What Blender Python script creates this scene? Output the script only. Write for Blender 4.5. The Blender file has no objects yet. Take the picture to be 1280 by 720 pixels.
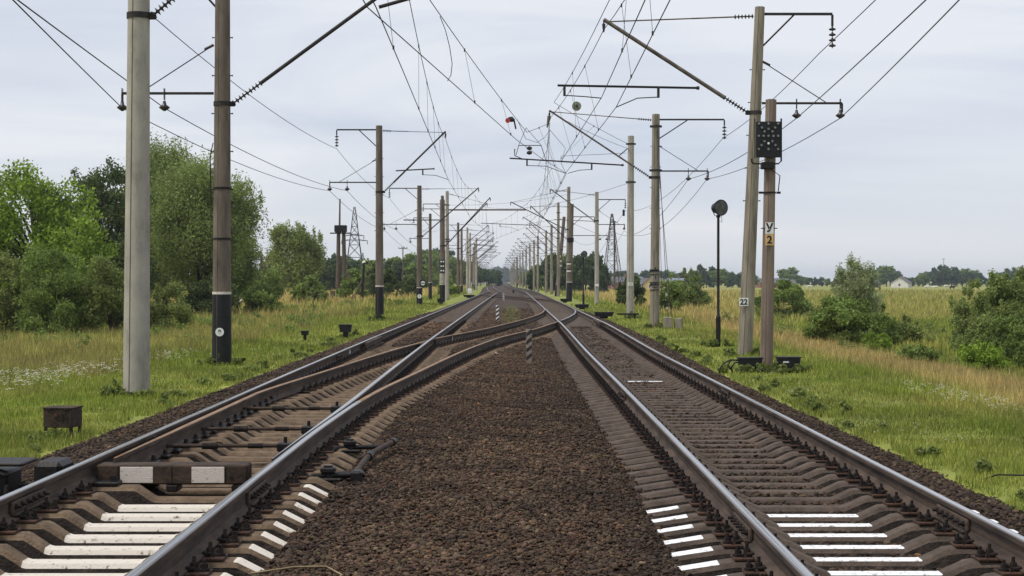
import bpy, math, random
import numpy as np
from mathutils import Vector, Matrix
random.seed(7); rng = np.random.default_rng(11)
SC = bpy.context.scene
COL = SC.collection
F = 2000.0; HU, HV, HC = 641.0, 351.0, 1.5      # photo focal length, horizon, eye height above the left rail tops
def px(u, v, Y):                                  # world point seen at photo pixel (u,v) at distance Y (only used to look up sizes)
    return ((u-HU)*Y/F, Y, HC-(v-HV)*Y/F)
# ------------------------------------------------------------------ materials
MATS = {}
def mat(name, c1, c2=None, scale=8.0, rough=0.9, metal=0.0, bump=0.0, bscale=None, detail=6, c3=None, spec=0.3, stretch=(1,1,1), trans=0.0, island=0.0, attr=None, lo=.35, hi=.65):
    if name in MATS: return MATS[name]
    m = bpy.data.materials.new(name); m.use_nodes = True
    nt = m.node_tree; N = nt.nodes; L = nt.links; N.clear()
    out = N.new('ShaderNodeOutputMaterial'); bs = N.new('ShaderNodeBsdfPrincipled')
    bs.inputs['Roughness'].default_value = rough; bs.inputs['Metallic'].default_value = metal
    bs.inputs['Specular IOR Level'].default_value = spec
    tc = N.new('ShaderNodeTexCoord'); mp = N.new('ShaderNodeMapping')
    geo = N.new('ShaderNodeNewGeometry')
    mp.inputs['Scale'].default_value = stretch
    L.new(geo.outputs['Position'], mp.inputs['Vector'])
    no = N.new('ShaderNodeTexNoise'); no.inputs['Scale'].default_value = scale; no.inputs['Detail'].default_value = detail
    no.inputs['Roughness'].default_value = .65
    L.new(mp.outputs[0], no.inputs['Vector'])
    ra = N.new('ShaderNodeValToRGB'); e = ra.color_ramp.elements
    e[0].position = lo; e[1].position = hi
    c2 = c2 or tuple(x*.7 for x in c1)
    e[0].color = (*c2, 1); e[1].color = (*c1, 1)
    if c3:
        k = e.new((lo+hi)/2); k.color = (*c3, 1)
    L.new(no.outputs['Fac'], ra.inputs['Fac'])
    col = ra.outputs['Color']
    if attr:
        at = N.new('ShaderNodeAttribute'); at.attribute_name = attr
        mx = N.new('ShaderNodeMix'); mx.data_type = 'RGBA'; mx.blend_type = 'MULTIPLY'; mx.inputs[0].default_value = 1
        L.new(at.outputs['Color'], mx.inputs[6]); L.new(col, mx.inputs[7]); col = mx.outputs[2]
    if island > 0:
        hs = N.new('ShaderNodeHueSaturation')
        mr = N.new('ShaderNodeMapRange'); mr.inputs['To Min'].default_value = 1-island; mr.inputs['To Max'].default_value = 1+island
        L.new(geo.outputs['Random Per Island'], mr.inputs['Value']); L.new(mr.outputs[0], hs.inputs['Value'])
        mr2 = N.new('ShaderNodeMapRange'); mr2.inputs['To Min'].default_value = .5-.02*island; mr2.inputs['To Max'].default_value = .5+.03*island
        L.new(geo.outputs['Random Per Island'], mr2.inputs['Value']); L.new(mr2.outputs[0], hs.inputs['Hue'])
        L.new(col, hs.inputs['Color']); col = hs.outputs['Color']
    L.new(col, bs.inputs['Base Color'])
    if bump > 0:
        nb = N.new('ShaderNodeTexNoise'); nb.inputs['Scale'].default_value = bscale or scale*4; nb.inputs['Detail'].default_value = 8
        L.new(geo.outputs['Position'], nb.inputs['Vector'])
        bp = N.new('ShaderNodeBump'); bp.inputs['Strength'].default_value = bump; bp.inputs['Distance'].default_value = .03
        L.new(nb.outputs['Fac'], bp.inputs['Height']); L.new(bp.outputs[0], bs.inputs['Normal'])
    if trans > 0:
        tr = N.new('ShaderNodeBsdfTranslucent'); L.new(col, tr.inputs['Color'])
        ms = N.new('ShaderNodeMixShader'); ms.inputs[0].default_value = trans
        L.new(bs.outputs[0], ms.inputs[1]); L.new(tr.outputs[0], ms.inputs[2]); L.new(ms.outputs[0], out.inputs['Surface'])
    else:
        L.new(bs.outputs[0], out.inputs['Surface'])
    MATS[name] = m; return m
M_conc = mat('sleeper_concrete', (.235,.165,.105), (.085,.058,.038), 7, .92, bump=.6, bscale=60, c3=(.155,.108,.070), lo=.3, hi=.72)
M_conc2 = mat('sleeper_concrete_dark', (.135,.102,.080), (.055,.041,.032), 6, .92, bump=.5, bscale=60, lo=.3, hi=.72)
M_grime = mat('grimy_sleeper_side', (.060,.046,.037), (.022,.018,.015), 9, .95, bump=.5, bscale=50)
M_paint = mat('white_paint_worn', (.66,.60,.52), (.16,.12,.09), 20, .85, bump=.3, bscale=80, lo=.33, hi=.46, c3=(.60,.54,.46))
M_paint2 = mat('white_paint', (.80,.80,.81), (.22,.19,.17), 24, .8, lo=.34, hi=.45, bump=.25, bscale=80)
M_railtop = mat('polished_rail_head', (.50,.51,.53), (.38,.385,.40), 2, .22, metal=.95, stretch=(1,.06,1), spec=.5)
M_railedge = mat('rail_head_edge', (.24,.215,.19), (.13,.11,.095), 4, .4, metal=.7, stretch=(1,.1,1))
M_railrust = mat('rusty_rail_head', (.36,.22,.11), (.17,.10,.055), 5, .55, metal=.3, stretch=(4,.4,1), c3=(.26,.155,.08))
M_railside = mat('rail_side_rust', (.105,.074,.053), (.035,.025,.020), 5, .8, metal=.12, stretch=(1,.35,2.5), c3=(.07,.048,.036), bump=.2, bscale=50)
M_iron = mat('fastening_iron', (.034,.024,.020), (.010,.008,.008), 14, .8, metal=.2, bump=.3, bscale=90)
M_plate = mat('rusty_plate', (.095,.048,.030), (.035,.021,.016), 12, .85, metal=.1, bump=.3, bscale=90)
M_dark = mat('greasy_black_steel', (.022,.019,.018), (.009,.008,.008), 9, .5, metal=.3, bump=.2)
M_black = mat('black_paint', (.016,.016,.018), (.007,.007,.008), 9, .55, bump=.1)
M_galv = mat('bracket_steel', (.05,.045,.042), (.025,.022,.02), 9, .7, metal=.3)
M_tube = mat('tube_grey_brown', (.20,.17,.14), (.08,.06,.05), 5, .6, metal=.4)
M_wire = mat('wire_metal', (.05,.05,.052), (.03,.03,.032), 5, .6, metal=.3)
M_ins = mat('insulator_porcelain', (.05,.04,.04), (.02,.016,.016), 9, .3)
M_pole_light = mat('pole_concrete_light', (.44,.405,.345), (.20,.18,.15), 2.6, .9, bump=.35, bscale=45, stretch=(1,1,.5), c3=(.35,.325,.28), lo=.25, hi=.7)
M_pole_grey = mat('pole_concrete_grey', (.33,.295,.225), (.11,.095,.075), 2.5, .9, bump=.4, bscale=45, stretch=(3,3,.35), c3=(.25,.22,.17), lo=.28, hi=.72)
M_pole_brown = mat('pole_concrete_brown', (.205,.168,.134), (.075,.060,.048), 2.2, .9, bump=.3, bscale=45, stretch=(2,2,.5), lo=.25, hi=.7)
M_pole_tan = mat('pole_concrete_tan', (.27,.21,.165), (.12,.09,.07), 2.4, .9, bump=.3, bscale=45, stretch=(3,3,.4), lo=.25, hi=.7)
M_wood = mat('weathered_wood', (.13,.10,.075), (.06,.045,.035), 4, .9, stretch=(3,3,.3))
M_relay = mat('rusty_relay_box', (.075,.048,.032), (.028,.019,.014), 8, .8, metal=.15, bump=.3, c3=(.05,.034,.024))
M_ballast = mat('ballast_surface', (.085,.060,.044), (.020,.014,.011), 38, .95, bump=1.0, bscale=30, c3=(.05,.037,.030), attr='tint', lo=.3, hi=.7)
M_stone = mat('ballast_stone', (.092,.064,.046), (.044,.031,.024), 1.3, .95, island=.5, bump=.3, bscale=120, attr='tint')
M_ground = mat('meadow_ground', (1.25,1.2,1.0), (.6,.65,.6), .55, .95, bump=.8, bscale=6, attr='tint', detail=12, lo=.3, hi=.7)
M_grass = mat('grass_blades', (1.15,1.15,1.0), (.75,.8,.75), .4, .8, attr='tint', trans=.35, island=.35)
M_flower = mat('white_flower', (.75,.75,.68), (.6,.6,.5), 5, .8, trans=.3)
M_brick = mat('brick_wall', (.32,.13,.09), (.22,.09,.06), 2, .9)
M_white_wall = mat('white_wall', (.72,.71,.66), (.6,.58,.52), .6, .9)
M_yellow_wall = mat('yellow_wall', (.55,.42,.2), (.45,.35,.17), 1, .9)
M_roof_grey = mat('grey_roof', (.15,.15,.155), (.09,.09,.095), 1, .8)
M_roof_blue = mat('blue_grey_roof', (.24,.28,.33), (.18,.2,.25), 1, .7)
M_roof_red = mat('red_roof', (.42,.15,.08), (.3,.1,.06), 1, .8)
M_glass = mat('window_glass', (.04,.05,.06), (.03,.03,.04), 2, .15)
M_bark = mat('tree_bark', (.07,.055,.042), (.03,.024,.019), 5, .95, bump=.5, stretch=(3,3,.6))
def leafmat(name, c, isl=.4): return mat(name, c, tuple(x*.55 for x in c), .55, .6, trans=.4, island=isl, spec=.2, lo=.3, hi=.7)
LEAF = dict(
 maple=leafmat('leaves_bright_green', (.29,.41,.055)),
 willow=leafmat('leaves_willow_green', (.30,.37,.11)),
 dark=leafmat('leaves_dark_green', (.12,.165,.05)),
 mid=leafmat('leaves_mid_green', (.235,.315,.075)),
 grey=leafmat('leaves_grey_green', (.35,.40,.185)),
 far=leafmat('leaves_far', (.11,.16,.065)),
 olive=leafmat('leaves_olive', (.25,.30,.085)))
M_signalglass = mat('signal_lens', (.25,.26,.26), (.12,.12,.12), 30, .2)
M_lensring = mat('signal_board', (.014,.014,.016), (.008,.008,.009), 10, .5)
M_orange = mat('orange_cap', (.5,.16,.05), (.3,.1,.04), 10, .7)
M_platewhite = mat('enamel_white', (.75,.75,.73), (.55,.53,.5), 20, .5, lo=.25, hi=.4)
M_plateyellow = mat('enamel_yellow', (.62,.40,.17), (.45,.28,.12), 20, .5, lo=.25, hi=.4)
M_pulley = mat('pulley_green', (.28,.30,.22), (.12,.13,.10), 9, .5)
M_red = mat('red_tag', (.5,.06,.03), (.35,.05,.03), 9, .6)
M_cowblack = mat('black_cow_hide', (.012,.011,.010), (.008,.008,.008), 9, .8)
M_cow = mat('cow_hide', (.75,.72,.68), (.012,.011,.010), 1.6, .8, detail=1, lo=.49, hi=.51)
M_twig = mat('straw', (.35,.27,.15), (.2,.15,.08), 9, .9)
# ------------------------------------------------------------------ mesh helpers
class MB:
    def __init__(s): s.v=[]; s.f=[]; s.m=[]; s.mats=[]; s.sm=[]
    def mi(s, m):
        if m not in s.mats: s.mats.append(m)
        return s.mats.index(m)
    def add(s, vs, fs, m, smooth=False):
        o=len(s.v); s.v += [tuple(v) for v in vs]; k=s.mi(m)
        for f in fs: s.f.append(tuple(i+o for i in f)); s.m.append(k); s.sm.append(smooth)
    def box(s, c, d, m, rz=0, ry=0, bevel=0, rx=0):
        R = Matrix.Rotation(rz,3,'Z') @ Matrix.Rotation(ry,3,'Y') @ Matrix.Rotation(rx,3,'X')
        hx,hy,hz = d[0]/2,d[1]/2,d[2]/2
        b=min(bevel,hx*.9,hy*.9,hz*.9)
        if b<=0:
            vs=[(x,y,z) for x in(-hx,hx) for y in(-hy,hy) for z in(-hz,hz)]
            fs=[(0,1,3,2),(4,6,7,5),(0,4,5,1),(2,3,7,6),(0,2,6,4),(1,5,7,3)]
        else:
            def ring(z, i): 
                x=hx-i; y=hy-i
                return [(-x+b*(i==0),-y,z),(x-b*(i==0),-y,z),(x,-y+b*(i==0),z),(x,y-b*(i==0),z),(x-b*(i==0),y,z),(-x+b*(i==0),y,z),(-x,y-b*(i==0),z),(-x,-y+b*(i==0),z)]
            def ring2(z): 
                x=hx-b; y=hy-b
                return [(-x,-y,z),(x,-y,z),(x,-y,z),(x,y,z),(x,y,z),(-x,y,z),(-x,y,z),(-x,-y,z)]
            rs=[ring2(-hz),ring(-hz+b,0),ring(hz-b,0),ring2(hz)]
            vs=[p for r in rs for p in r]; fs=[]
            for k in range(3):
                for i in range(8): fs.append((k*8+i,k*8+(i+1)%8,(k+1)*8+(i+1)%8,(k+1)*8+i))
            fs.append((0,6,4,2)); fs.append((24,26,28,30))
        vs=[tuple(R@Vector(p)+Vector(c)) for p in vs]
        s.add(vs,fs,m)
    def tube(s, pts, r, m, n=8, cap=True, smooth=True):
        P=[Vector(p) for p in pts]; k=len(P)
        rr = r if isinstance(r,(list,tuple)) else [r]*k
        vs=[]; fs=[]
        prev=None
        for i in range(k):
            t=(P[min(i+1,k-1)]-P[max(i-1,0)]); 
            if t.length<1e-9: t=Vector((0,0,1))
            t.normalize()
            ref = Vector((0,0,1)) if abs(t.z)<.92 else Vector((0,1,0))
            a=t.cross(ref).normalized(); b=a.cross(t).normalized()
            if prev is not None and a.dot(prev)<-.2: a=-a; b=-b
            prev=a
            for j in range(n):
                q=2*math.pi*j/n; vs.append(P[i]+a*math.cos(q)*rr[i]+b*math.sin(q)*rr[i])
        for i in range(k-1):
            for j in range(n): fs.append((i*n+j,i*n+(j+1)%n,(i+1)*n+(j+1)%n,(i+1)*n+j))
        s.add(vs,fs,m,smooth)
        if cap: 
            s.add([vs[j] for j in range(n)],[tuple(range(n))],m); s.add([vs[(k-1)*n+j] for j in range(n)],[tuple(range(n-1,-1,-1))],m)
    def lathe(s, p0, p1, prof, m, n=12):      # prof = [(t, r)] along p0->p1
        P0,P1=Vector(p0),Vector(p1)
        s.tube([P0.lerp(P1,t) for t,_ in prof],[r for _,r in prof],m,n)
    def build(s, name, parent=None, kind=None, loc=None):
        me=bpy.data.meshes.new(name); me.from_pydata(s.v,[],s.f)
        for mm in s.mats: me.materials.append(mm)
        me.polygons.foreach_set('material_index', s.m); me.polygons.foreach_set('use_smooth', s.sm); me.update()
        o=bpy.data.objects.new(name,me); COL.objects.link(o)
        if parent is not None: o.parent=parent
        if loc is not None: o.location=loc
        if kind: o['kind']=kind
        return o
def npmesh(name, V, Fc, m, col=None, smooth=False):      # V (n,3), Fc (k,3 or 4)
    me=bpy.data.meshes.new(name); k,w=Fc.shape
    me.vertices.add(len(V)); me.vertices.foreach_set('co', np.ascontiguousarray(V,dtype=np.float32).ravel())
    me.loops.add(k*w); me.loops.foreach_set('vertex_index', np.ascontiguousarray(Fc,dtype=np.int32).ravel())
    me.polygons.add(k); me.polygons.foreach_set('loop_start', np.arange(0,k*w,w,dtype=np.int32))
    me.materials.append(m); me.update(calc_edges=True)
    if smooth: me.polygons.foreach_set('use_smooth', np.ones(k,dtype=bool))
    if col is not None:
        a=me.color_attributes.new('tint','FLOAT_COLOR','POINT')
        c=np.ones((len(V),4),dtype=np.float32); c[:,:3]=col; a.data.foreach_set('color', c.ravel())
    return me
def mobj(name, me, parent=None, kind=None):
    o=bpy.data.objects.new(name,me); COL.objects.link(o)
    if parent is not None: o.parent=parent
    if kind: o['kind']=kind
    return o
def tag(o, label, cat, group=None, kind=None):
    o['label']=label; o['category']=cat
    if group: o['group']=group
    if kind: o['kind']=kind
    return o
def thing(name, label, cat, loc=(0,0,0), rz=0, group=None):
    o=bpy.data.objects.new(name,None); COL.objects.link(o); o.location=loc; o.rotation_euler=(0,0,rz)
    o.empty_display_size=.2
    return tag(o,label,cat,group)
def kids(o): return [c for c in KIDS.get(o.name,[])]
def copy_tree(o, parent=None):
    c=o.copy(); COL.objects.link(c)
    if parent is not None: c.parent=parent
    for ch in [x for x in COL.objects if x.parent==o]: copy_tree(ch,c)
    return c
ORD=['nearest','second nearest','third nearest','fourth nearest','fifth nearest','sixth nearest','seventh nearest','eighth nearest','ninth nearest','tenth nearest']
def sstep(a,b,x):
    t=np.clip((np.asarray(x,dtype=float)-a)/(b-a),0,1); return t*t*(3-2*t)
def wob(x,y,s=1.0,seed=0):
    x=np.asarray(x,float)*s; y=np.asarray(y,float)*s; q=seed*1.7
    return (np.sin(x*1.3+y*.7+q)+np.sin(-x*.8+y*1.9+2+q)+np.sin(x*2.9-y*1.1+q*2)*.6+np.sin(x*1.7+y*3.7+4+q)*.6+np.sin(x*5.3+y*4.1+q)*.35+np.sin(-x*6.1+y*5.9+1+q)*.3)/3.8
# ------------------------------------------------------------------ alignment of the tracks
def off(Y): return np.interp(Y,[0,220,280,400,500,750,1000,2000,4000],[0,0,-.8,-2.9,-4,-5,-6,-12,-25])
_g=np.arange(-30,2601,1.0)
def smooth(fy, w):
    k=np.hanning(w+2)[1:-1]; k/=k.sum(); p=np.pad(fy,(w//2,w//2),mode='edge'); return np.convolve(p,k,'valid')[:len(fy)]
_offs=smooth(off(_g),31)
def OFF(Y): return np.interp(Y,_g,_offs)
_c1=smooth(np.interp(_g,[-30,9,18,27,44,150,195,205,228,262,2600],[-2.72,-2.735,-2.80,-2.86,-2.92,-2.85,-2.8,-2.75,-2.35,-2.8,-2.8]),9)+_offs
def C1(Y): return np.interp(Y,_g,_c1)
_c2=smooth(np.interp(_g,[-30,10,25,45,220,2600],[2.38,2.42,2.48,2.50,2.58,2.5]),15)+_offs
def C2(Y): return np.interp(Y,_g,_c2)
def Z2(Y): return -.12*(1-sstep(33,58,Y))
_xg=np.arange(5,110,.5)
_xo=smooth(np.interp(_xg,[5,12,16,20.3,22.2,26,31.4,33.7,36.6,42,43.3,47.8,50.8,59.5,66,73,78.5,84,90,110],[-2.735,-2.755,-2.77,-2.71,-2.64,-2.40,-2.07,-1.92,-1.70,-1.22,-1.08,-.42,-.02,.90,1.50,2.02,2.30,2.46,2.50,2.505]),9)
def CX(Y): return np.interp(Y,_xg,_xo)
_yg=np.arange(100,200,.5)
_yo=smooth(np.interp(_yg,[100,116,124,132,142,152,162,172,182,200],[2.54,2.52,2.36,1.85,.75,-.4,-1.5,-2.35,-2.75,-2.8]),15)
def CY_(Y): return np.interp(Y,_yg,_yo)
G=.79
# ------------------------------------------------------------------ ground heights
def bz(X,Y):                      # ballast surface, X in world
    X=np.asarray(X,float)-OFF(Y); Y=np.asarray(Y,float)
    z2=Z2(Y); near=1-sstep(12.9,13.6,Y)
    a=-.388-.014*near+.10*sstep(42,46,Y)
    t2=z2-.330-.035*(1-sstep(13.2,13.8,Y))
    prof=np.where(X<-5.2,-.48-.3*(-5.2-X),
         np.where(X<-4.15,-.48+(X+5.2)/1.05*.17,
         np.where(X<-1.5, np.interp(X,[-4.15,-4.0,-1.62,-1.5],[-.31,0,0,-.26])*0+np.where(X<-4.0,-.31+(X+4.15)/.15*(a+.31),np.where(X>-1.62,a+(X+1.62)/.12*(-.27-a),a)),
         np.where(X<1.0,-.27+.03*np.cos((X+.2)*1.2)+(X+1.5)/2.5*(z2+.03),
         np.where(X<1.22,(z2-.24)+(X-1.0)/.22*(t2-z2+.24),
         np.where(X<3.95,t2,
         np.where(X<4.75,t2-.02-(X-3.95)/.8*.19, t2-.21-.3*(X-4.75))))))))
    return prof+.012*wob(X,Y,1.7)
def gz(X,Y):                      # meadow surface
    X=np.asarray(X,float)-OFF(Y); Y=np.asarray(Y,float)
    s=sstep(50,180,Y)
    L=np.interp(-X,[0,4.2,5.4,6.6,9,15,28,60,400],[-.9,-.75,-.50,-.50,-.62,-.95,-1.15,-1.2,-1.2])+np.interp(-X,[4,7,12,30],[.22,.22,.1,0])*s
    R=np.interp(X,[0,4.0,4.7,6.6,8,12,20,60,400],[-.95,-.85,-.60,-.56,-.80,-1.28,-1.45,-1.5,-1.5])+np.interp(X,[4,6.6,12,30],[.25,.25,.12,0])*s
    z=np.where(X<0,L,R)
    out=sstep(6,12,np.abs(X))
    return z+.03*wob(X,Y,.9)*sstep(4.5,6,np.abs(X))+.16*wob(X,Y,.11,3)*out
def dryness(X,Y):
    X=np.asarray(X,float); Y=np.asarray(Y,float)
    n=wob(X,Y,.35,5)*.5+wob(X,Y,.07,2)*.5
    band=np.exp(-((X-(10.6+.022*Y))/1.5)**2)*1.2*sstep(22,30,Y)
    midR=(1-.62*sstep(.10,.17,X/np.maximum(Y,5)))*sstep(9,11,X)*sstep(75,140,Y)*.75*(1-sstep(420,700,Y)*.6)
    midL=sstep(9,12,-X)*sstep(115,165,Y)*(1-sstep(420,600,Y))*1.1
    leftn=sstep(8.5,12,-X)*(1-sstep(100,140,Y))*.3
    d=band+midR+midL+leftn+.5*n*sstep(5.5,8,np.abs(X))+.12
    return np.clip(d,0,1)
def gcol(X,Y,d=None):
    d=dryness(X,Y) if d is None else d
    green=np.array([.24,.295,.048]); dry=np.array([.60,.46,.20])
    c=green[None]*(1-d[:,None])+dry[None]*d[:,None]
    dk=(.5+.5*wob(X,Y,.22,9))[:,None]*.45
    return c*(1.12-dk)
def lines(segs):
    o=[]
    for a,b,s in segs: o+=list(np.arange(a,b,s))
    return np.array(o+[segs[-1][1]])
def grid(name,xs,ys,fz,m,fc,kind,rel=False):
    Xg,Yg=np.meshgrid(xs,ys); 
    if rel: Xg=Xg+OFF(Yg)
    X=Xg.ravel(); Y=Yg.ravel(); V=np.stack([X,Y,fz(X,Y)],1)
    nx,ny=len(xs),len(ys); i=np.arange(nx-1)[None]+np.arange(ny-1)[:,None]*nx; i=i.ravel()
    me=npmesh(name,V,np.stack([i,i+1,i+1+nx,i+nx],1),m,fc(X,Y),True); return mobj(name,me,kind=kind)
ys=lines([(-40,10,5),(10,60,.6),(60,150,2),(150,400,6),(400,1000,25),(1000,5200,140)])
xs=lines([(-3000,-600,200),(-600,-100,25),(-100,-30,3),(-30,-12,.8),(-12,12,.35),(12,30,.8),(30,100,3),(100,600,25),(600,3000,200)])
grid('ground',xs,ys,gz,M_ground,lambda X,Y:gcol(X,Y)*.85,'structure')
def btint(X,Y):
    Xr=X-OFF(Y)
    lightb=np.array([1.30,1.15,.98]); dark=np.array([.74,.70,.67]); n=.5+.5*wob(X,Y,.5,1)
    mid=np.exp(-((Xr+.3)/1.0)**2)
    c=np.ones((len(X),3))*.92
    t=(mid*.5+.35*n)[:,None]; c=dark*(1-t)+lightb*t
    green=np.exp(-((Xr+.1)/.35)**2)*sstep(62,70,Y)*(1-sstep(105,120,Y))
    inT1=((Xr>-4.1)&(Xr<-1.6)).astype(float)*sstep(45,60,Y)
    c=c*(1+inT1[:,None]*np.array([.55,.42,.32])[None])
    return c*(1-green[:,None]*.5)+green[:,None]*.5*np.array([1.2,2.2,.5])[None]
ysb=lines([(-6,12,.5),(12,60,.25),(60,150,1),(150,600,5),(600,2600,40)])
xsb=np.arange(-6.2,5.36,.11)
grid('ballast_bed',xsb,ysb,bz,M_ballast,btint,'structure',True)
# ------------------------------------------------------------------ rails
RAILP=[(-.075,0),(-.075,.012),(-.022,.03),(-.009,.048),(-.009,.128),(-.036,.142),(-.0375,.167),(-.034,.1745),(-.022,.1790),(-.008,.180),(.008,.180),(.022,.1790),(.034,.1745),(.0375,.167),(.036,.142),(.009,.128),(.009,.048),(.022,.03),(.075,.012),(.075,0)]
def rail(label, fx, fzt, ys, top, group=None, ws=None, name='rail', cat='rail', end_bend=None):
    n=len(RAILP); vs=[]; fs=[]; ms=[]
    ys=list(ys); X=[float(fx(y)) for y in ys]
    for i,y in enumerate(ys):
        j0=max(i-1,0); j1=min(i+1,len(ys)-1); dx=(X[j1]-X[j0])/(ys[j1]-ys[j0]); l=math.hypot(dx,1); nx,ny=1/l,-dx/l
        w=1 if ws is None else float(ws(y))
        zt=float(fzt(y))-.18
        for (a,b) in RAILP: vs.append((X[i]+nx*a*w,y+ny*a*w,zt+b))
    mb=MB(); kt=mb.mi(top); ks=mb.mi(M_railside); ke=mb.mi(M_railedge)
    for i in range(len(ys)-1):
        for j in range(n):
            k=(j+1)%n; fs.append((i*n+j,(i+1)*n+j,(i+1)*n+k,i*n+k)); mb.sm.append(6<=j<=12)
            ms.append((kt if 8<=j<=10 or top is not M_railtop else ke) if 7<=j<=11 else ks)
    fs.append(tuple(range(n))); fs.append(tuple(range(len(vs)-1,len(vs)-n-1,-1))); ms+=[ks,ks]; mb.sm+=[False,False]
    mb.v=vs; mb.f=fs; mb.m=ms
    o=mb.build(name); tag(o,label,cat,group); return o
def yl(a,b): 
    o=[]; y=a
    while y<b-.01: o.append(y); y+= .5 if y<60 else (1 if y<120 else (3 if y<400 else 20))
    return o+[b]
z0=lambda y:0.0
r1l=rail('polished left rail of the left track, outermost rail beside the left grass',lambda y:C1(y)-G,z0,yl(2,1400),M_railtop)
r1r=rail('polished straight right rail of the left track, crossed by the rusty diverging rail',lambda y:C1(y)+G-(.055*(1-sstep(13.5,21,y))),lambda y:-.001,yl(13.5,1400),M_railtop,ws=lambda y:.12+.88*float(sstep(13,21,y)))
B0=rail('right stock rail of the left track, polished near the viewer',lambda y:C1(y)+G+(y>12.9)*(CX(y)-C1(y)),z0,yl(2,20),M_railtop)
B1=rail('rusty outer rail of the crossover, curving from the left track to the right track',lambda y:CX(y)+G,lambda y:-.004 ,yl(20.0,59.4),M_railrust)
B2=rail('rusty crossover rail inside the right track, beyond the first frog',lambda y:min(float(CX(y))+G,float(C2(y))+G-.06),lambda y:-.004,yl(60.6,88),M_railtop,ws=lambda y:1-.8*float(sstep(76,88,y)))
A1=rail('rusty open switch blade rail between the rails of the left track',lambda y:max(float(CX(y))-G, float(C1(y))-G+.17),lambda y:-.004,yl(13.6,40.3),M_railrust,ws=lambda y:.3+.7*float(sstep(13,18,y)))
A2=rail('rusty inner rail of the crossover, running from the left track frog to the right track',lambda y:min(float(CX(y))-G,float(C2(y))-G-.05),lambda y:-.004,yl(41.9,88),M_railrust,ws=lambda y:1-.8*float(sstep(78,88,y)))
r2l=rail('polished left rail of the right track, joined by the crossover',lambda y:C2(y)-G,lambda y:Z2(y),yl(2,1400),M_railtop)
r2r=rail('polished right rail of the right track, outermost rail beside the right grass',lambda y:C2(y)+G,lambda y:Z2(y),yl(2,1400),M_railtop)
rail('left rail of the distant second crossover between the two tracks',lambda y:CY_(y)-G,lambda y:-.004,yl(118,186),M_railside)
rail('right rail of the distant second crossover between the two tracks',lambda y:CY_(y)+G,lambda y:-.004,yl(116,184),M_railside)
# siding kink seen beyond the second crossover
rail('short wing rail of the first frog, left of the crossing point',lambda y:np.interp(y,[37.5,40.6,42.6],[C1(37.5)+G-.10,C1(40.6)+G-.055,CX(42.6)-G-.085]),lambda y:-.006,yl(38.5,42.6),M_railside)
rail('check rail beside the left rail of the left track at the frog',lambda y:C1(y)-G+.12+.05*max(0,abs(y-41)-1.8),lambda y:-.003,yl(38.6,43.4),M_railside)
rail('check rail beside the outer crossover rail at the frog',lambda y:CX(y)+G-.12-.05*max(0,abs(y-41)-1.8),lambda y:-.006,yl(38.6,43.4),M_railside)
rail('check rail inside the right track opposite the second frog',lambda y:C2(y)+G-.12-.05*max(0,abs(y-60)-1.8),lambda y:-.003,yl(57.6,62.4),M_railside)
def fishplate(parent,x,y,zt):
    for s in (-1,1):
        b=MB(); b.box((x+s*.026,y,zt-.095),(.03,.8,.085),M_railside,bevel=.008)
        b.box((x+s*.045,y,zt-.142),(.05,.8,.018),M_railside,bevel=.004)
        o=b.build('fishplate',parent)
        for k in range(6):
            yy=y-.34+k*.136; c=MB(); c.tube([(x+s*.04,yy,zt-.09),(x+s*.058,yy,zt-.09)],.021,M_iron,6,smooth=False); c.tube([(x+s*.058,yy,zt-.09),(x+s*.085,yy,zt-.09)],.012,M_iron,6); c.build('bolt',o)
fishplate(r1l,float(C1(11.6))-G,11.6,0); fishplate(B0,float(C1(12.1))+G,12.1,0)
fishplate(r2l,float(C2(11.2))-G,11.2,float(Z2(11))); fishplate(r2r,float(C2(11.6))+G,11.6,float(Z2(11)))
fishplate(r2r,float(C2(24.4))+G,24.4,float(Z2(24))); fishplate(r1l,float(C1(33.5))-G,33.5,0); fishplate(r2l,float(C2(24))-G,24,float(Z2(24)))
# white paint dab on the rail webs
for xx,yy,pp in ((float(C1(36))-G+.013,36,r1l),(float(CX(44.5))-G+.013,44.5,A2),(float(CX(46))+G-.45,46,None)):
    if pp is not None:
        b=MB(); b.box((xx,yy,-.09),(.012,.16,.12),M_paint2,bevel=.004); b.build('paint_mark',pp)
# ------------------------------------------------------------------ fastenings and sleepers
def fast_mesh(slide=False):
    b=MB(); b.box((0,0,.009),(.40,.17,.018),M_plate,bevel=.004)
    for s in (-1,1):
        b.box((s*.088,0,.037),(.055,.075,.022),M_iron,bevel=.005,ry=s*.15)
        b.tube([(s*.105,0,.03),(s*.105,0,.070)],.023,M_iron,6,smooth=False)
        b.tube([(s*.105,0,.070),(s*.105,0,.105)],[.013,.011],M_iron,6)
        b.tube([(s*.165,0,.018),(s*.165,0,.034)],.034,M_iron,8)
        b.tube([(s*.165,0,.034),(s*.165,0,.062)],.021,M_iron,6,smooth=False)
        b.tube([(s*.165,0,.062),(s*.165,0,.088)],.011,M_iron,6)
        b.box((s*.135,-.05,.03),(.012,.012,.028),M_iron)
        b.box((s*.135,.05,.03),(.012,.012,.028),M_iron)
    o=b.build('rail_fastening'); me=o.data; bpy.data.objects.remove(o); return me
FAST=fast_mesh()
def slide_mesh():
    b=MB(); b.box((.06,0,.016),(.46,.17,.032),M_dark,bevel=.006)
    for x in (-.13,.26): b.tube([(x-.02,0,.04),(x-.02,0,.085)],[.026,.018],M_dark,6,smooth=False)
    b.box((-.12,0,.06),(.07,.10,.06),M_dark,bevel=.01)
    o=b.build('slide_chair'); me=o.data; bpy.data.objects.remove(o); return me
SLIDE=slide_mesh()
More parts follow.
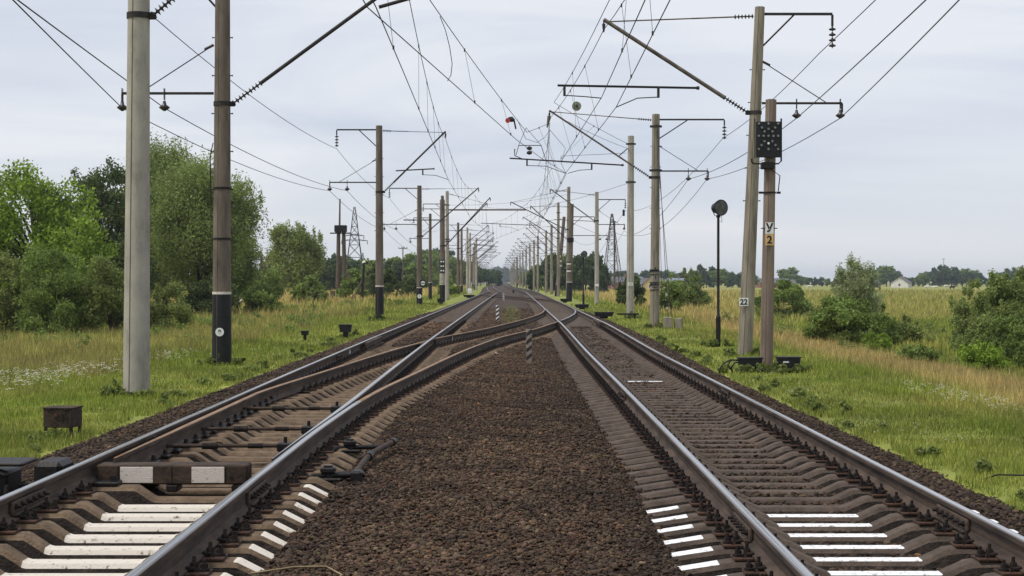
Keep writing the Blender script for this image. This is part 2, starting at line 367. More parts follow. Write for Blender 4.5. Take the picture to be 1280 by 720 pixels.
def hump(d,soft=False):   # top height relative to the seat as a function of the distance from the rail
    return -(.085 if soft else .098)*float(np.interp(d,[0,.24 if soft else .27,.43 if soft else .42],[0,0,1]))
def sleeper_mesh(xl,xr,rails,m,paint=(),pm=None,far=False):
    xs=sorted(set([xl,xl+.02,xr-.02,xr]+[r+s*d for r in rails for s in (-1,1) for d in ((.19,.26,.285,.41,.435,.50) if not far else (.27,.42)) if xl<r+s*d<xr]+[p for q in paint for p in q]))
    xs=[x for i,x in enumerate(xs) if i==0 or x-xs[i-1]>.004]
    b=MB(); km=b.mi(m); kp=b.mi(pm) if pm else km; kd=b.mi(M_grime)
    n=8; V=[]
    for i,x in enumerate(xs):
        soft=(m is M_conc2); h=max(hump(abs(x-r),soft) for r in rails)
        e=1.35-.36
        if x<rails[0]-.26: h=-(.055 if soft else .13)*min(1,max(0,(rails[0]-(.20 if soft else .28)-x))/(.35 if soft else .26))
        if x>rails[-1]+.26: h=-(.055 if soft else .13)*min(1,max(0,(x-rails[-1]-(.20 if soft else .28)))/(.35 if soft else .26))
        wt=(.088 if pm is M_paint else .084 if pm is M_paint2 else .077)+.006*(h>-.02); wb=.13
        if i in (0,len(xs)-1): h-=.015
        V+=[(x,-wb,-.24),(x,-wt-.012,h-.035),(x,-wt+.012,h-.006),(x,-wt+.03,h),(x,wt-.03,h),(x,wt-.012,h-.006),(x,wt+.012,h-.035),(x,wb,-.24)]
    Fc=[];Mm=[]
    for i in range(len(xs)-1):
        xm=(xs[i]+xs[i+1])/2; pt=any(a<xm<c for a,c in paint)
        for j in range(n-1):
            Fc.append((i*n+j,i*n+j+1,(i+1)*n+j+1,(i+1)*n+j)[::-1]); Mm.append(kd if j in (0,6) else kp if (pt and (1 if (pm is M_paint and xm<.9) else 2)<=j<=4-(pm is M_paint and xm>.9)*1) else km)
    Fc.append(tuple(range(n))); Fc.append(tuple(range(len(V)-1,len(V)-n-1,-1))); Mm+=[km,km]
    b.v=V;b.f=[tuple(f) for f in Fc];b.m=Mm;b.sm=[False]*len(Fc)
    o=b.build('sleeper'); me=o.data; bpy.data.objects.remove(o); return me
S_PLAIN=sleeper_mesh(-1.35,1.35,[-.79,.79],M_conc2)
def place_sleeper(me,x,y,z,label,group,rails,rz=0,slide=()):
    o=mobj('sleeper',me); o.location=(x,y,z); o.rotation_euler=(0,0,rz); tag(o,label,'sleeper',group)
    for r in rails:
        f=mobj('rail_fastening',FAST,o); f.location=(r,random.uniform(-.01,.01),.001); f.rotation_euler=(0,0,random.uniform(-.05,.05))
    for r,s in slide:
        f=mobj('slide_chair',SLIDE,o); f.location=(r,0,.001); f.scale=(s,1,1)
    return o
SY=[]   # (y, xl, xr) of visible sleepers, so that stones keep off them
pn=0
for i in range(66):
    y=7.75+.505*i+random.uniform(-.012,.012); x=float(C1(y))
    if y<13.1:
        k=int(round((y-9.77)/.505)); painted=(y>7.5)
        L_=random.uniform(.02,.06)
        paint=[(-.375-random.uniform(0,.012),.375+random.uniform(0,.012)),(1.03+L_,1.345)]
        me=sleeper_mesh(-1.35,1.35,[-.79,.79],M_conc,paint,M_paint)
        place_sleeper(me,x,y,-.2,'%s sleeper of the left track with its middle and right end painted white'%(ORD[min(i,9)] if i<10 else 'far'),'white painted sleepers of the left track',[-.79,.79])
        SY.append((y,x-1.35,x+1.35))
    else:
        rr=[-.79]
        a=max(float(CX(y))-G,x-G+.17)-x; bb=float(CX(y))+G-x
        rails=[-.79,a,.79,bb] if abs(a-.79)>.2 else [-.79,.79,bb]
        rails=sorted(rails)
        xr=max(1.35,bb+.60)+random.uniform(-.02,.02)
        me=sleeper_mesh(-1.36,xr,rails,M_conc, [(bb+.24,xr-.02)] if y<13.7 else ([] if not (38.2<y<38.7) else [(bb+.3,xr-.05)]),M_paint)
        if y<24:
            o=place_sleeper(me,x,y,-.2,'long concrete switch sleeper under the switch blades of the left track','switch sleepers under the blades',[bb+.0] ,slide=((-.79,1.0),))
            fl=[.79-.0] if y>21.5 else []
        else:
            fr=[-.79]+([a] if a>-.5 else [])+([.79] if abs(bb-.79)>.33 else [])+[bb]
            fr=[q for q in fr if True]
            if abs(a-.79)<.25: fr=[-.79,.79,bb]
            place_sleeper(me,x,y,-.2,'long concrete sleeper carrying both the left track and the rusty crossover rails','long sleepers under the diverging crossover',fr)
        SY.append((y,x-1.36,x+xr))
for i in range(103):
    y=7.9+.511*i+random.uniform(-.014,.014); x=float(C2(y)); z=float(Z2(y))-.2; nf=0
    if y<13.25:
        paint=[(-.36,.365),(-1.345,-1.06-random.uniform(0,.03)),(1.06+random.uniform(0,.03),1.345)]
        me=sleeper_mesh(-1.35,1.35,[-.79,.79],M_conc2,paint,M_paint2)
        place_sleeper(me,x,y,z,'%s sleeper of the right track with bright white paint on its middle and ends'%ORD[min(i,9)] if i<10 else 'farthest white painted sleeper of the right track','white painted sleepers of the right track',[-.79,.79])
    elif i in (44,):
        me=sleeper_mesh(-1.35,1.35,[-.79,.79],M_conc2,[(-.36,.36)],M_paint2)
        place_sleeper(me,x,y,z,'lone white striped sleeper half way along the right track','sleepers of the right track',[-.79,.79])
    else:
        xr=1.35
        o=place_sleeper(S_PLAIN,x,y,z,'plain dark brown concrete sleeper of the right track beyond the painted ones','plain sleepers of the right track',[-.79,.79],rz=random.uniform(-.006,.006))
    SY.append((y,x-1.35,x+1.35))
S_PLAIN1=sleeper_mesh(-1.35,1.35,[-.79,.79],M_conc)
for i in range(50):
    y=41.1+.52*i; x=float(C1(y))
    place_sleeper(S_PLAIN1,x,y,-.215,'half buried sleeper of the left track beyond the frog','half buried sleepers of the left track',[-.79,.79])
for i in range(40):
    y=41.3+.52*i; x=float(CX(y)); a=math.atan2(float(CX(y+.5)-CX(y-.5)),1)
    place_sleeper(S_PLAIN1,x+.05,y,-.207,'concrete sleeper under the rusty crossover between the two tracks','sleepers of the crossover between the tracks',[-.79,.79] if y<60 else [-.79],rz=-a)
b=MB()
for (fc,y0,y1) in ((C1,67.2,190),(C2,60.3,190),(CX,62.2,84),(CY_,122,182)):
    y=y0
    while y<y1:
        x=float(fc(y)); b.box((x,y,-.30),(2.7,.2,.19),M_conc2,bevel=.02); y+=.54
b.build('distant_sleepers',kind='stuff')
o=COL.objects['distant_sleepers']; tag(o,'rows of dark sleepers vanishing far along both tracks','sleepers',kind='stuff')
# ------------------------------------------------------------------ ballast stones (numpy)
def stones(name,label,N,xr,yr,size,zoff,logy=True,reject=True,dens=None):
    Y=np.exp(rng.uniform(math.log(yr[0]),math.log(yr[1]),N)) if logy else rng.uniform(yr[0],yr[1],N)
    X=rng.uniform(xr[0],xr[1],N)
    if reject:
        ok=np.ones(N,bool); SYa=np.array(SY); order=np.argsort(SYa[:,0])
        for (sy,a,c) in SY:
            if sy<yr[0]-1 or sy>yr[1]+1: continue
            h=(np.abs(Y-sy)<.115)&(X>a+.12)&(X<c-.14)
            t2=(a>0)
            if t2: h&=(rng.random(N)<(.99 if sy<13.3 else .97))
            ok&=~h
        for fc in (lambda y:C1(y)-G,lambda y:C1(y)+G,lambda y:C2(y)-G,lambda y:C2(y)+G): ok&=np.abs(X-fc(Y))>.09
        for fc in (lambda y:CX(y)-G,lambda y:CX(y)+G): ok&=(np.abs(X-fc(Y))>.09)
        X=X[ok];Y=Y[ok]
    n=len(X)
    s=rng.uniform(.38,1.12,n)*size*np.where(rng.random(n)<.04,1.5,1)*(1+np.clip((Y-22)/36,0,1.9))
    phi=(1+5**.5)/2
    ico=np.array([(-1,phi,0),(1,phi,0),(-1,-phi,0),(1,-phi,0),(0,-1,phi),(0,1,phi),(0,-1,-phi),(0,1,-phi),(phi,0,-1),(phi,0,1),(-phi,0,-1),(-phi,0,1)])/1.9
    icf=np.array([(0,11,5),(0,5,1),(0,1,7),(0,7,10),(0,10,11),(1,5,9),(5,11,4),(11,10,2),(10,7,6),(7,1,8),(3,9,4),(3,4,2),(3,2,6),(3,6,8),(3,8,9),(4,9,5),(2,4,11),(6,2,10),(8,6,7),(9,8,1)])
    V=ico[None]*(1+rng.uniform(-.55,.5,(n,12,1)))*np.stack([rng.uniform(.6,1.1,n),rng.uniform(.6,1.1,n),rng.uniform(.28,.65,n)],1)[:,None]*s[:,None,None]
    a=rng.uniform(0,6.28,n); tl=rng.normal(0,.45,n)
    x1=V[...,0]*np.cos(tl)[:,None]+V[...,2]*np.sin(tl)[:,None]; z1=-V[...,0]*np.sin(tl)[:,None]+V[...,2]*np.cos(tl)[:,None]; y1=V[...,1]
    V=np.stack([x1*np.cos(a)[:,None]-y1*np.sin(a)[:,None],x1*np.sin(a)[:,None]+y1*np.cos(a)[:,None],z1],2)
    Z=bz(X,Y)+zoff+rng.uniform(-.015,.02,n)+s*.1
    V+=np.stack([X,Y,Z],1)[:,None]
    Fc=(icf[None]+(np.arange(n)*12)[:,None,None]).reshape(-1,3)
    t=btint(X,Y)*rng.uniform(.75,1.3,(n,1))*(1+rng.normal(0,.05,(n,3)))
    t*=(1+.22*wob(X,Y,2.3,7)[:,None]+.15*wob(X,Y,7.1,3)[:,None]); light=rng.random(n)<.012; t[light]*=2.2; rust=rng.random(n)<.05; t[rust]*=np.array([1.35,1.0,.8]); dk=rng.random(n)<.12; t[dk]*=.55
    me=npmesh(name,V.reshape(-1,3),Fc,M_stone,np.repeat(t,12,0)); o=mobj(name,me); tag(o,label,'ballast',kind='stuff'); return o
stones('ballast_stones','brown crushed stone ballast between and around the rails',290000,(-5.6,4.95),(8.6,98),.0285,0)
stones('ballast_stones','dark ballast stones lying between the sleepers of the right track',60000,(1.1,3.9),(9,98),.029,.018)
stones('ballast_stones','fine ballast stones in the strip between the two tracks',70000,(-1.5,1.1),(9,45),.022,.012)
# ------------------------------------------------------------------ grass blades
def blades(name,label,X,Y,h,w,col,bend=.5,kind='stuff',m=None):
    n=len(X); Z=gz(X,Y)-.01
    a=rng.uniform(0,6.283,n); d=np.stack([np.cos(a),np.sin(a),np.zeros(n)],1)
    la=rng.uniform(0,6.283,n); ln=np.stack([np.cos(la),np.sin(la),np.zeros(n)],1)*(h*rng.uniform(.1,bend,n))[:,None]
    B=np.stack([X,Y,Z],1); wv=d*w[:,None]*.5; up=np.zeros((n,3)); up[:,2]=h
    V=np.stack([B-wv,B+wv,B+up*.55+ln*.35+wv*.75,B+up*.55+ln*.35-wv*.75,B+up+ln],1).reshape(-1,3)
    i=np.arange(n)*5
    Fq=np.stack([i,i+1,i+2,i+3],1); Ft=np.stack([i+3,i+2,i+4,i+4],1)
    # use triangles throughout
    T=np.concatenate([np.stack([i,i+1,i+2],1),np.stack([i,i+2,i+3],1),np.stack([i+3,i+2,i+4],1)])
    me=npmesh(name,V,T,m or M_grass,np.repeat(col,5,0)); o=mobj(name,me); tag(o,label,'grass',kind=kind); return o
def gpos(N,side,y0,y1,x0,x1):
    Y=np.exp(rng.uniform(math.log(y0),math.log(y1),N)); lim=.345*Y+1.5
    u=rng.uniform(0,1,N); hi=np.minimum(x1,lim); X=x0+u*(hi-x0); ok=hi>x0+.2; ok&=rng.random(N)<np.clip((hi-x0)/(.18*Y+.8),0,1)
    ok&=X>x0+.28*wob(Y,Y*0+side,2.2)+.12; X=X[ok];Y=Y[ok]; return side*X+OFF(Y),Y
def grass(name,label,N,side,y0,y1,x0,x1,hs,dryk=0):
    X,Y=gpos(N,side,y0,y1,x0,x1); n=len(X)
    d=np.clip(dryness(X,Y)+dryk+rng.normal(0,.17,n)+.22*wob(X,Y,.9,12)*sstep(5,6.5,np.abs(X)),0,1)
    tall=sstep(1.5,5,np.abs(X-OFF(Y))-x0)
    cl=.62+.55*wob(X,Y,1.3,4)+.25*wob(X,Y,3.1,6)
    h=hs*(.45+.55*tall+.6*d*tall)*cl*rng.uniform(.5,1.25,n)*(1+Y/260)
    h=np.clip(h,.03,1.1)
    w=np.maximum(.007,.00042*Y)*rng.uniform(.7,1.4,n)
    c=gcol(X,Y,d)*rng.uniform(.62,1.38,(n,1))*(1+.18*wob(X,Y,1.9,15)[:,None])
    c=c*np.where(d<.5,1.0,1.0)[:,None]
    return blades(name,label,X,Y,h,w,c)
grass('grass','green and straw coloured grass verge left of the left track',215000,-1,15,130,5.25,40,.29)
grass('grass','green and straw coloured grass verge right of the right track',215000,1,13,130,4.56,40,.27)
grass('grass','yellowing meadow grass farther out left of the tracks',60000,-1,95,420,6,130,.5)
grass('grass','yellowing meadow grass farther out right of the tracks',60000,1,95,420,6,130,.5)
# tall dry stalks
Xd,Yd=gpos(60000,1,24,110,7.5,19); k=rng.random(len(Xd))<np.clip(np.exp(-((Xd-(10.6+.022*Yd))/1.2)**2)*1.0,0,1); Xd=Xd[k];Yd=Yd[k]; n=len(Xd)
blades('dry_grass','tall straw coloured dry grass band right of the right track',Xd,Yd,rng.uniform(.35,.8,n)*.75,np.maximum(.008,.0004*Yd),np.array([.50,.37,.17])[None]*rng.uniform(.6,1.2,(n,1)),.4)
Xd,Yd=gpos(40000,-1,30,120,8.5,26); k=(wob(Xd,Yd,.5,8)>.1); Xd=Xd[k];Yd=Yd[k]; n=len(Xd)
blades('dry_grass','seeding dry grass stalks in front of the bushes on the left',Xd,Yd,rng.uniform(.3,.7,n)*.8,np.maximum(.007,.00035*Yd),np.array([.34,.28,.11])[None]*rng.uniform(.6,1.2,(n,1)),.4)
# flowers
def flowers(name,label,spots,n_each,sp,hh,r,side_noise=0):
    V=[];T=[];c=0
    for (x,y) in spots:
        for _ in range(n_each):
            X=x+random.gauss(0,sp); Y=y+random.gauss(0,sp*1.3); Z=float(gz(X,Y))+hh*random.uniform(.6,1.1); rr=r*random.uniform(.6,1.3)
            for q in range(3):
                px_,py_,pz_=X+random.gauss(0,rr),Y+random.gauss(0,rr),Z+random.gauss(0,rr*.3)
                V+=[(px_-rr*.6,py_,pz_),(px_,py_-rr*.6,pz_+rr*.3),(px_+rr*.6,py_,pz_),(px_,py_+rr*.6,pz_+rr*.3)]; T+=[(c,c+1,c+2),(c,c+2,c+3)]; c+=4
    me=npmesh(name,np.array(V),np.array(T),M_flower); o=mobj(name,me); tag(o,label,'flowers',kind='stuff')
flowers('wildflowers','white umbel wildflowers in the tall grass at far left',[(-9.0,31.6),(-8.5,28),(-8.2,30.8),(-8.8,29.3),(-8.5,32.6),(-9.3,30.2),(-8.1,38)],46,.34,.40,.026)
flowers('wildflowers','white wildflowers among the dry grass on the right',[(7.2,26.2),(7.6,25.6),(7.7,28.5),(8.1,26.5),(7.0,27.6)],30,.22,.36,.02)
flowers('clover_flowers','scattered small white clover flowers beside the right ballast',[(4.9+random.uniform(0,.8),random.uniform(20,40)) for _ in range(26)],3,.16,.10,.016)
flowers('clover_flowers','scattered small white clover flowers beside the left ballast',[(-5.8-random.uniform(0,2.4),random.uniform(19,45)) for _ in range(30)],2,.2,.12,.014)
flowers('daisies','daisies under the signal pole boxes on the right',[(5.1+random.uniform(0,.6),random.uniform(33,41)) for _ in range(16)],3,.2,.12,.016)
# ------------------------------------------------------------------ catenary poles
def text_mesh(name,s,size,m,parent,loc,rot=(math.pi/2,0,0),ext=.002,sx=1.0,bold=0.0):
    cu=bpy.data.curves.new(name,'FONT'); cu.body=s; cu.size=size; cu.align_x='CENTER'; cu.align_y='CENTER'; cu.extrude=ext; cu.offset=bold
    t=bpy.data.objects.new(name,cu); COL.objects.link(t); bpy.context.view_layer.update()
    me=bpy.data.meshes.new_from_object(t.evaluated_get(bpy.context.evaluated_depsgraph_get())); bpy.data.objects.remove(t)
    me.materials.clear(); me.materials.append(m)
    o=mobj(name,me,parent); o.location=loc; o.rotation_euler=rot; o.scale=(sx,1,1); return o
def ribs(mb,p0,p1,r,n,m=None):
    P0,P1=Vector(p0),Vector(p1); pr=[(0,.012)]
    for k in range(n):
        a=(k+.25)/n; b=(k+.75)/n; pr+=[(a-.01,.018),(a+.02,r),(b-.04,r*.8),(b,.018)]
    pr+=[(1,.012)]; pr.sort(); mb.lathe(P0,P1,pr,m or M_ins,10)
def discs(mb,p,n,r=.085,dz=.15):    # hanging string of bell-shaped insulators
    x,y,z=p
    for k in range(n):
        zz=z-k*dz; mb.tube([(x,y,zz),(x,y,zz-.04),(x,y,zz-.07),(x,y,zz-.10),(x,y,zz-.12)],[.012,.035,r,r*.9,.02],M_ins,10); mb.tube([(x,y,zz-.1),(x,y,zz-dz)],.012,M_galv,6)
def pole_mesh(parent,h,r0,r1,m,lean=0.0,n=18,seam=True,name='shaft',rings=True):
    b=MB(); k=7
    pts=[(lean*(i/(k-1)),0,-.9+(h+.9)*i/(k-1)) for i in range(k)]; rr=[r0+(r1-r0)*i/(k-1) for i in range(k)]
    b.tube(pts,rr,m,n)
    b.box((lean,0,h+.006),(r1*1.1,r1*1.1,.012),m)
    if seam:
        for sx in (-.35,):
            b.tube([(lean*i/(k-1)+math.sin(sx)*(rr[i]+.001),-math.cos(sx)*(rr[i]+.001),-.9+(h+.9)*i/(k-1)) for i in range(k)],.007,M_pole_brown,4)
    return b.build(name,parent)
def clamp(parent,x,z,r,hh=.09,name='clamp'):
    b=MB(); b.tube([(x,0,z-hh/2),(x,0,z+hh/2)],r+.018,M_galv,18); 
    for s in (-1,1): b.box((x+s*(r+.05),0,z),(.09,.06,hh*1.1),M_galv,bevel=.008)
    return b.build(name,parent)
def catpole(name,label,X,Y,zb,zt,r0,r1,m,side,trackx,lean=0.0,foot=4.6+1.5-.0,tip=(None,8.6),reg=None,reg2=None,rod=True,upper=None,lower=None,base=None,group=None,ins=True,bm=None,clamps=(),armr=.045,detail=True,cat='catenary pole',steps=True):
    """zt: world height of the pole top; foot / tip / reg: world coordinates of the bracket; side -1 = left row, its brackets reach right over the track"""
    root=thing(name,label,cat,(X,Y,zb),0,group); h=zt-zb; d=-side
    def W(x,z,y=0): return (x-X,y,z-zb)                  # world X,Z -> local
    def rad(z): return r0+(r1-r0)*min(1,max(0,(z-zb+.9)/(h+.9)))
    def px_(z): return X+lean*(z-zb+.9)/(h+.9)
    pole_mesh(root,h,r0,r1,m,lean,seam=detail)
    if base:                                            # black painted foot with a white ring
        b=MB(); k=2
        zz=base[0]; b.tube([(px_(zb-.8)-X,0,-.8),(px_(zz)-X,0,zz-zb)],[rad(zb-.8)+.006,rad(zz)+.006],M_black,18); b.build('painted_base',root)
        b=MB(); b.tube([(px_(zz)-X,0,zz-zb),(px_(zz)-X,0,zz-zb+base[1])],rad(zz)+.008,M_paint,18); b.build('white_ring',root)
    if tip and tip[0] is not None:
        zf=foot; xf=px_(zf)+d*rad(zf); b=MB(); P=Vector(W(xf+d*.05,zf)); Q=Vector(W(*tip)); 
        b.tube([P.lerp(Q,.16),Q],armr,bm or M_galv,10); a=b.build('bracket_arm',root)
        c=MB(); ribs(c,P,P.lerp(Q,.17),.085,9); c.build('insulator',a)
        c=MB(); c.tube([W(px_(zf),zf-.05),W(px_(zf),zf+.05)],rad(zf)+.02,M_galv,16); c.box(W(xf+d*.05,zf),(.12,.08,.12),M_galv,bevel=.01); c.build('hinge',a)
        if rod:
            zr=zt-.25; xr=px_(zr)+d*rad(zr); b=MB(); P2=Vector(W(xr+d*.02,zr)); Q2=Vector(W(tip[0]-d*.1,tip[1]-.06))
            b.tube([P2.lerp(Q2,.13),P2.lerp(Q2,.42)],.022,bm or M_galv,6); b.tube([P2.lerp(Q2,.42),Q2],.014 if bm is None else .02,bm or M_galv,6); a2=b.build('tension_rod',root)
            c=MB(); ribs(c,P2,P2.lerp(Q2,.14),.07,6); c.build('insulator',a2)
        c=MB(); c.tube([Q,Q-Vector((0,0,.35))],.02,M_galv,6); c.tube([Q-Vector((0,0,.12)),Q-Vector((0,0,.3))],[.05,.03],M_ins,8); c.build('wire_hanger',a)
    for rg in (reg,reg2):
        if rg:
            x0,x1,z0_,z1_,drops=rg; b=MB(); b.tube([W(x0,z0_),W(x1,z1_)],.032,M_galv if bm is None else M_dark,8); b.tube([W(x1,z1_),W(x1+(x1-x0)*.02,z1_)],.05,M_galv,8)
            a=b.build('registration_tube',root)
            for (xd,xe,ze) in drops:                      # drop bracket and steady arm to the contact wire
                zd=z0_+(z1_-z0_)*(xd-x0)/(x1-x0); e=MB(); e.box(W(xd,zd-.14),(.07,.07,.3),M_galv,bevel=.01)
                xm=xd+(xe-xd)*.5; 
                e.tube([W(xd,zd-.27),W(xm,zd-.30),W(xe,ze)],.016,M_galv,6); e.build('steady_arm',a)
    if upper:
        x0,x1,z,drop,nd=upper; b=MB(); b.box(W((x0+x1)/2,z),(abs(x1-x0),.07,.07),M_galv,bevel=.008); b.box(W(x1,z-drop/2-.02),(.06,.06,drop),M_galv,bevel=.008)
        xb=x0+(x1-x0)*.45; b.tube([W(xb,z-.03),W(x0,z-.9)],.028,M_galv,6); a=b.build('feeder_bracket',root)
        c=MB(); discs(c,W(x1,z-drop-.02),nd,.10,.15); c.build('insulator_string',a)
    if lower:
        x0,x1,z,xs_=lower; b=MB(); b.box(W((x0+x1)/2,z),(abs(x1-x0),.06,.06),M_galv,bevel=.008); 
        b.tube([W(x0,z+1.15),W(x1+(x0-x1)*.2,z+.02)],.014,M_galv,6); b.tube([W(x0,z+1.15),W(x0+(x1-x0)*.1,z+1.04)],.035,M_ins,6)
        b.box(W(x1,z-.13),(.05,.05,.26),M_galv,bevel=.008); a=b.build('cross_bracket',root)
        for xi in xs_:
            c=MB(); c.tube([W(xi,z+.12,-.05),W(xi,z-.16,-.05)],.01,M_galv,4); c.tube([W(xi,z+.12,.05),W(xi,z-.16,.05)],.01,M_galv,4)
            q=W(xi,z-.18); c.tube([q,(q[0],q[1],q[2]-.09),(q[0],q[1],q[2]-.15),(q[0],q[1],q[2]-.17),(q[0],q[1],q[2]-.24)],[.03,.05,.13,.125,.025],M_ins,12); c.build('insulator',a)
    for z in clamps: clamp(root,px_(z)-X,z-zb,rad(z))
    if detail and steps:
        for k in range(5):
            z=zb+4.2+k*.9
            if z<zt-.3:
                for s_ in(-1,1):
                    b=MB(); b.tube([W(px_(z)+s_*(rad(z)-.01),z),W(px_(z)+s_*(rad(z)+.06),z)],.014,M_galv,6); b.tube([W(px_(z)+s_*(rad(z)+.05),z),W(px_(z)+s_*(rad(z)+.06),z)],.024,M_galv,6); b.build('step_bolt',root)
    root['_r']=0
    del root['_r']
    return root,rad,px_
# --- left row
L1,rd1,pp1=catpole('catenary_pole','pale grey smooth concrete pole at far left with a dark foot, nearest of all',-6.48,27.5,-.52,9.4,.235,.165,M_pole_light,-1,-2.8,lean=.08,foot=6.05,tip=(-2.9,8.9),reg=(-2.30,-.9,6.2,6.60,[]),steps=False)
b=MB(); b.tube([(0,0,-.3),(0,0,.12)],.243,M_dark,18); b.build('tarred_foot',L1)
b=MB(); b.box((.0,-.225,3.1),(.012,.02,7.5),M_pole_brown); b.box((-.19,-.1,3.1),(.012,.012,8),M_pole_grey); 
L2,rd2,pp2=catpole('catenary_pole','brown concrete pole with black foot, white ring and white round number 9 plate',-6.92,38,-.53,10.2,.235,.165,M_pole_brown,-1,-2.8,lean=.04,foot=5.70,tip=(-2.5,8.75),upper=(-7.05,-8.8,8.9,.3,4),lower=(-7.1,-9.27,5.95,(-9.27,-8.27)),base=(1.18,.06),steps=True)
b=MB(); b.tube([(0,-.236,.58+.24),(0,-.248,.58+.24)],.10,M_platewhite,24); pl=b.build('number_plate',L2); text_mesh('number','9',.15,M_black,pl,(0,-.252,.815),bold=.004)
b=MB(); 
for z in (4.2,3.0): b.tube([(0.02,0,z),(0.02,0,z+.05)],.225,M_dark,18)
b.tube([(-.18,-.08,5.3),(-.24,-.12,5.0),(-.23,-.12,3.9)],.012,M_dark,6); b.build('steel_bands',L2)
L3,_,_=catpole('catenary_pole','brown pole with tall black foot and white ring, third in the left row',-6.66,80,-.20,9.25,.215,.16,M_pole_brown,-1,-2.9,lean=-.02,foot=5.94,tip=(-3.36,8.97),reg=(-5.85,-3.95,7.0,7.1,[(-4.5,-3.2,6.55)]),upper=(-6.75,-8.8,9.05,.25,4),lower=(-6.8,-9.15,6.42,(-9.15,-8.28)),base=(1.2,.07))
L4,_,_=catpole('catenary_pole','brown pole with a round number 1 plate and round sign near its foot',-7.12,122,-.30,8.75,.225,.17,M_pole_brown,-1,-2.9,foot=4.9,tip=(-2.6,8.6),upper=(-7.2,-11.0,8.6,.25,1) and (-7.2,-9.4,8.55,.25,3),lower=(-7.2,-9.9,5.8,(-9.8,-8.9)),base=(.95,.05))
b=MB(); b.tube([(.02,-.235,.62),(.02,-.25,.62)],.16,M_platewhite,20); pl=b.build('number_plate',L4); text_mesh('number','1',.22,M_black,pl,(.02,-.256,.62),bold=.006)
b=MB(); b.tube([(.28,-.2,1.62),(.28,-.24,1.62)],.26,M_dark,20); b.tube([(.28,-.24,1.62),(.28,-.25,1.62)],.17,M_olive if False else M_platewhite,20); b.box((.28,-.255,1.62),(.3,.01,.07),M_dark); b.tube([(.1,0,1.62),(.28,-.2,1.62)],.02,M_dark,6); b.build('round_sign',L4)
L5,_,_=catpole('catenary_pole','slender brown pole with black foot standing set back from the left row',-8.0,155,-.35,8.0,.17,.13,M_pole_brown,-1,-2.9,tip=None,upper=(-8,-9.6,7.6,.2,2),lower=(-8,-10,5.6,(-9.9,)),base=(1.3,.06),steps=False)
L6,rd6,_=catpole('catenary_pole','thick brown pole with rows of white reflectors over a black foot',-6.25,142,-.15,8.7,.24,.22,M_pole_brown,-1,-2.8,foot=4.6,tip=(-2.0,8.9),base=(1.15,.06),rod=False,steps=False)
b=MB()
for z in (3.35,2.95,2.55):
    b.tube([(0,0,z-.17),(0,0,z+.17)],.25,M_black,16)
    for sx in (-.1,.1): b.tube([(sx,-.245,z),(sx,-.265,z)],.075,M_platewhite,10)
b.build('reflector_band',L6)
b=MB(); b.tube([(0,0,1.4),(0,0,2.3)],.247,M_pole_light,16); b.build('whitewashed_band',L6)
L7,_,_=catpole('catenary_pole','tall light grey concrete pole just right of the reflector pole',-6.15,150,-.2,9.9,.2,.15,M_pole_light,-1,-2.8,foot=5.2,tip=(-2.4,8.8),upper=(-6.2,-8.4,8.7,.25,3),clamps=(8.6,5.4),steps=False)
L7b,_,_=catpole('catenary_pole','dark weathered pole rising behind the reflector pole',-6.95,158,-.2,9.9,.19,.15,M_pole_brown,-1,-2.8,tip=None,upper=(-7,-9.4,8.6,.25,2),steps=False)
b=MB(); b.box((3.6,0,8.35),(7.6,.16,.14),M_tube,bevel=.02); b.box((-2,0,7.4),(4.2,.1,.1),M_galv,bevel=.02); b.build('cross_beam',L7)
# --- right row
R1,rdr1,ppr1=catpole('catenary_pole','tall leaning grey concrete pole with a white number 22 plate',6.35,44,-.50,9.02,.215,.135,M_pole_grey,1,2.5,lean=.44,foot=6.12,tip=(2.5,8.68),bm=M_tube,reg=(1.23,5.05,6.87,6.80,[(1.42,2.44,6.52),(4.0,2.84,6.27)]),upper=(6.85,8.78,8.83,.32,4),lower=(6.85,9.05,5.93+.45,(9.0,7.8)),armr=.055)
b=MB(); b.box((-.03,-.222,1.42),(.25,.015,.22),M_platewhite,bevel=.003); pl=b.build('number_plate',R1); text_mesh('number','22',.21,M_black,pl,(-.03,-.232,1.415),bold=.006)
R2=thing('signal_pole','brown concrete signal pole with a black light board and a white and yellow two-plate sign','signal pole',(5.8,36.7,-.55))
pole_mesh(R2,6.2,.155,.125,M_pole_tan,.12)
def dotboard(root,zc,y):
    b=MB(); b.box((.02,y,zc),(.56,.05,.82),M_lensring,bevel=.012); b.box((.02,y+.03,zc),(.5,.06,.76),M_dark)
    bd=b.build('light_board',root)
    D=[(0,.36),(-.22,.36),(.22,.36),(-.15,.27),(0,.24),(.15,.27),(-.09,.18),(.09,.18),(-.22,.08),(-.11,.08),(0,.08),(.11,.08),(.22,.08),(-.09,-.04),(.09,-.04),(0,-.09),(-.16,-.13),(.16,-.13),(-.22,-.22),(0,-.22),(.22,-.22)]
    for (x,z) in D:
        c=MB(); c.tube([(.02+x,y-.025,zc+z),(.02+x,y-.05,zc+z)],[.036,.034],M_dark,12); c.tube([(.02+x,y-.045,zc+z),(.02+x,y-.052,zc+z)],.027,M_signalglass if (x,z)!=(0,-.09) else M_platewhite,12); c.build('lens',bd)  # one lens coloured white: its lit, reflecting look is put into the colour
    return bd
dotboard(R2,5.27,-.22)
b=MB(); b.tube([(-.35,-.2,4.84),(-.35,-.2,4.76),(-.30,-.2,4.72),(.26,-.2,4.72),(.32,-.2,4.78),(.32,-.2,5.75)],.02,M_dark,6); b.tube([(-.28,-.2,4.84),(-.28,-.2,5.75)],.012,M_dark,6); b.box((.02,-.12,4.68),(.3,.2,.16),M_dark,bevel=.02); b.build('board_bracket',R2)
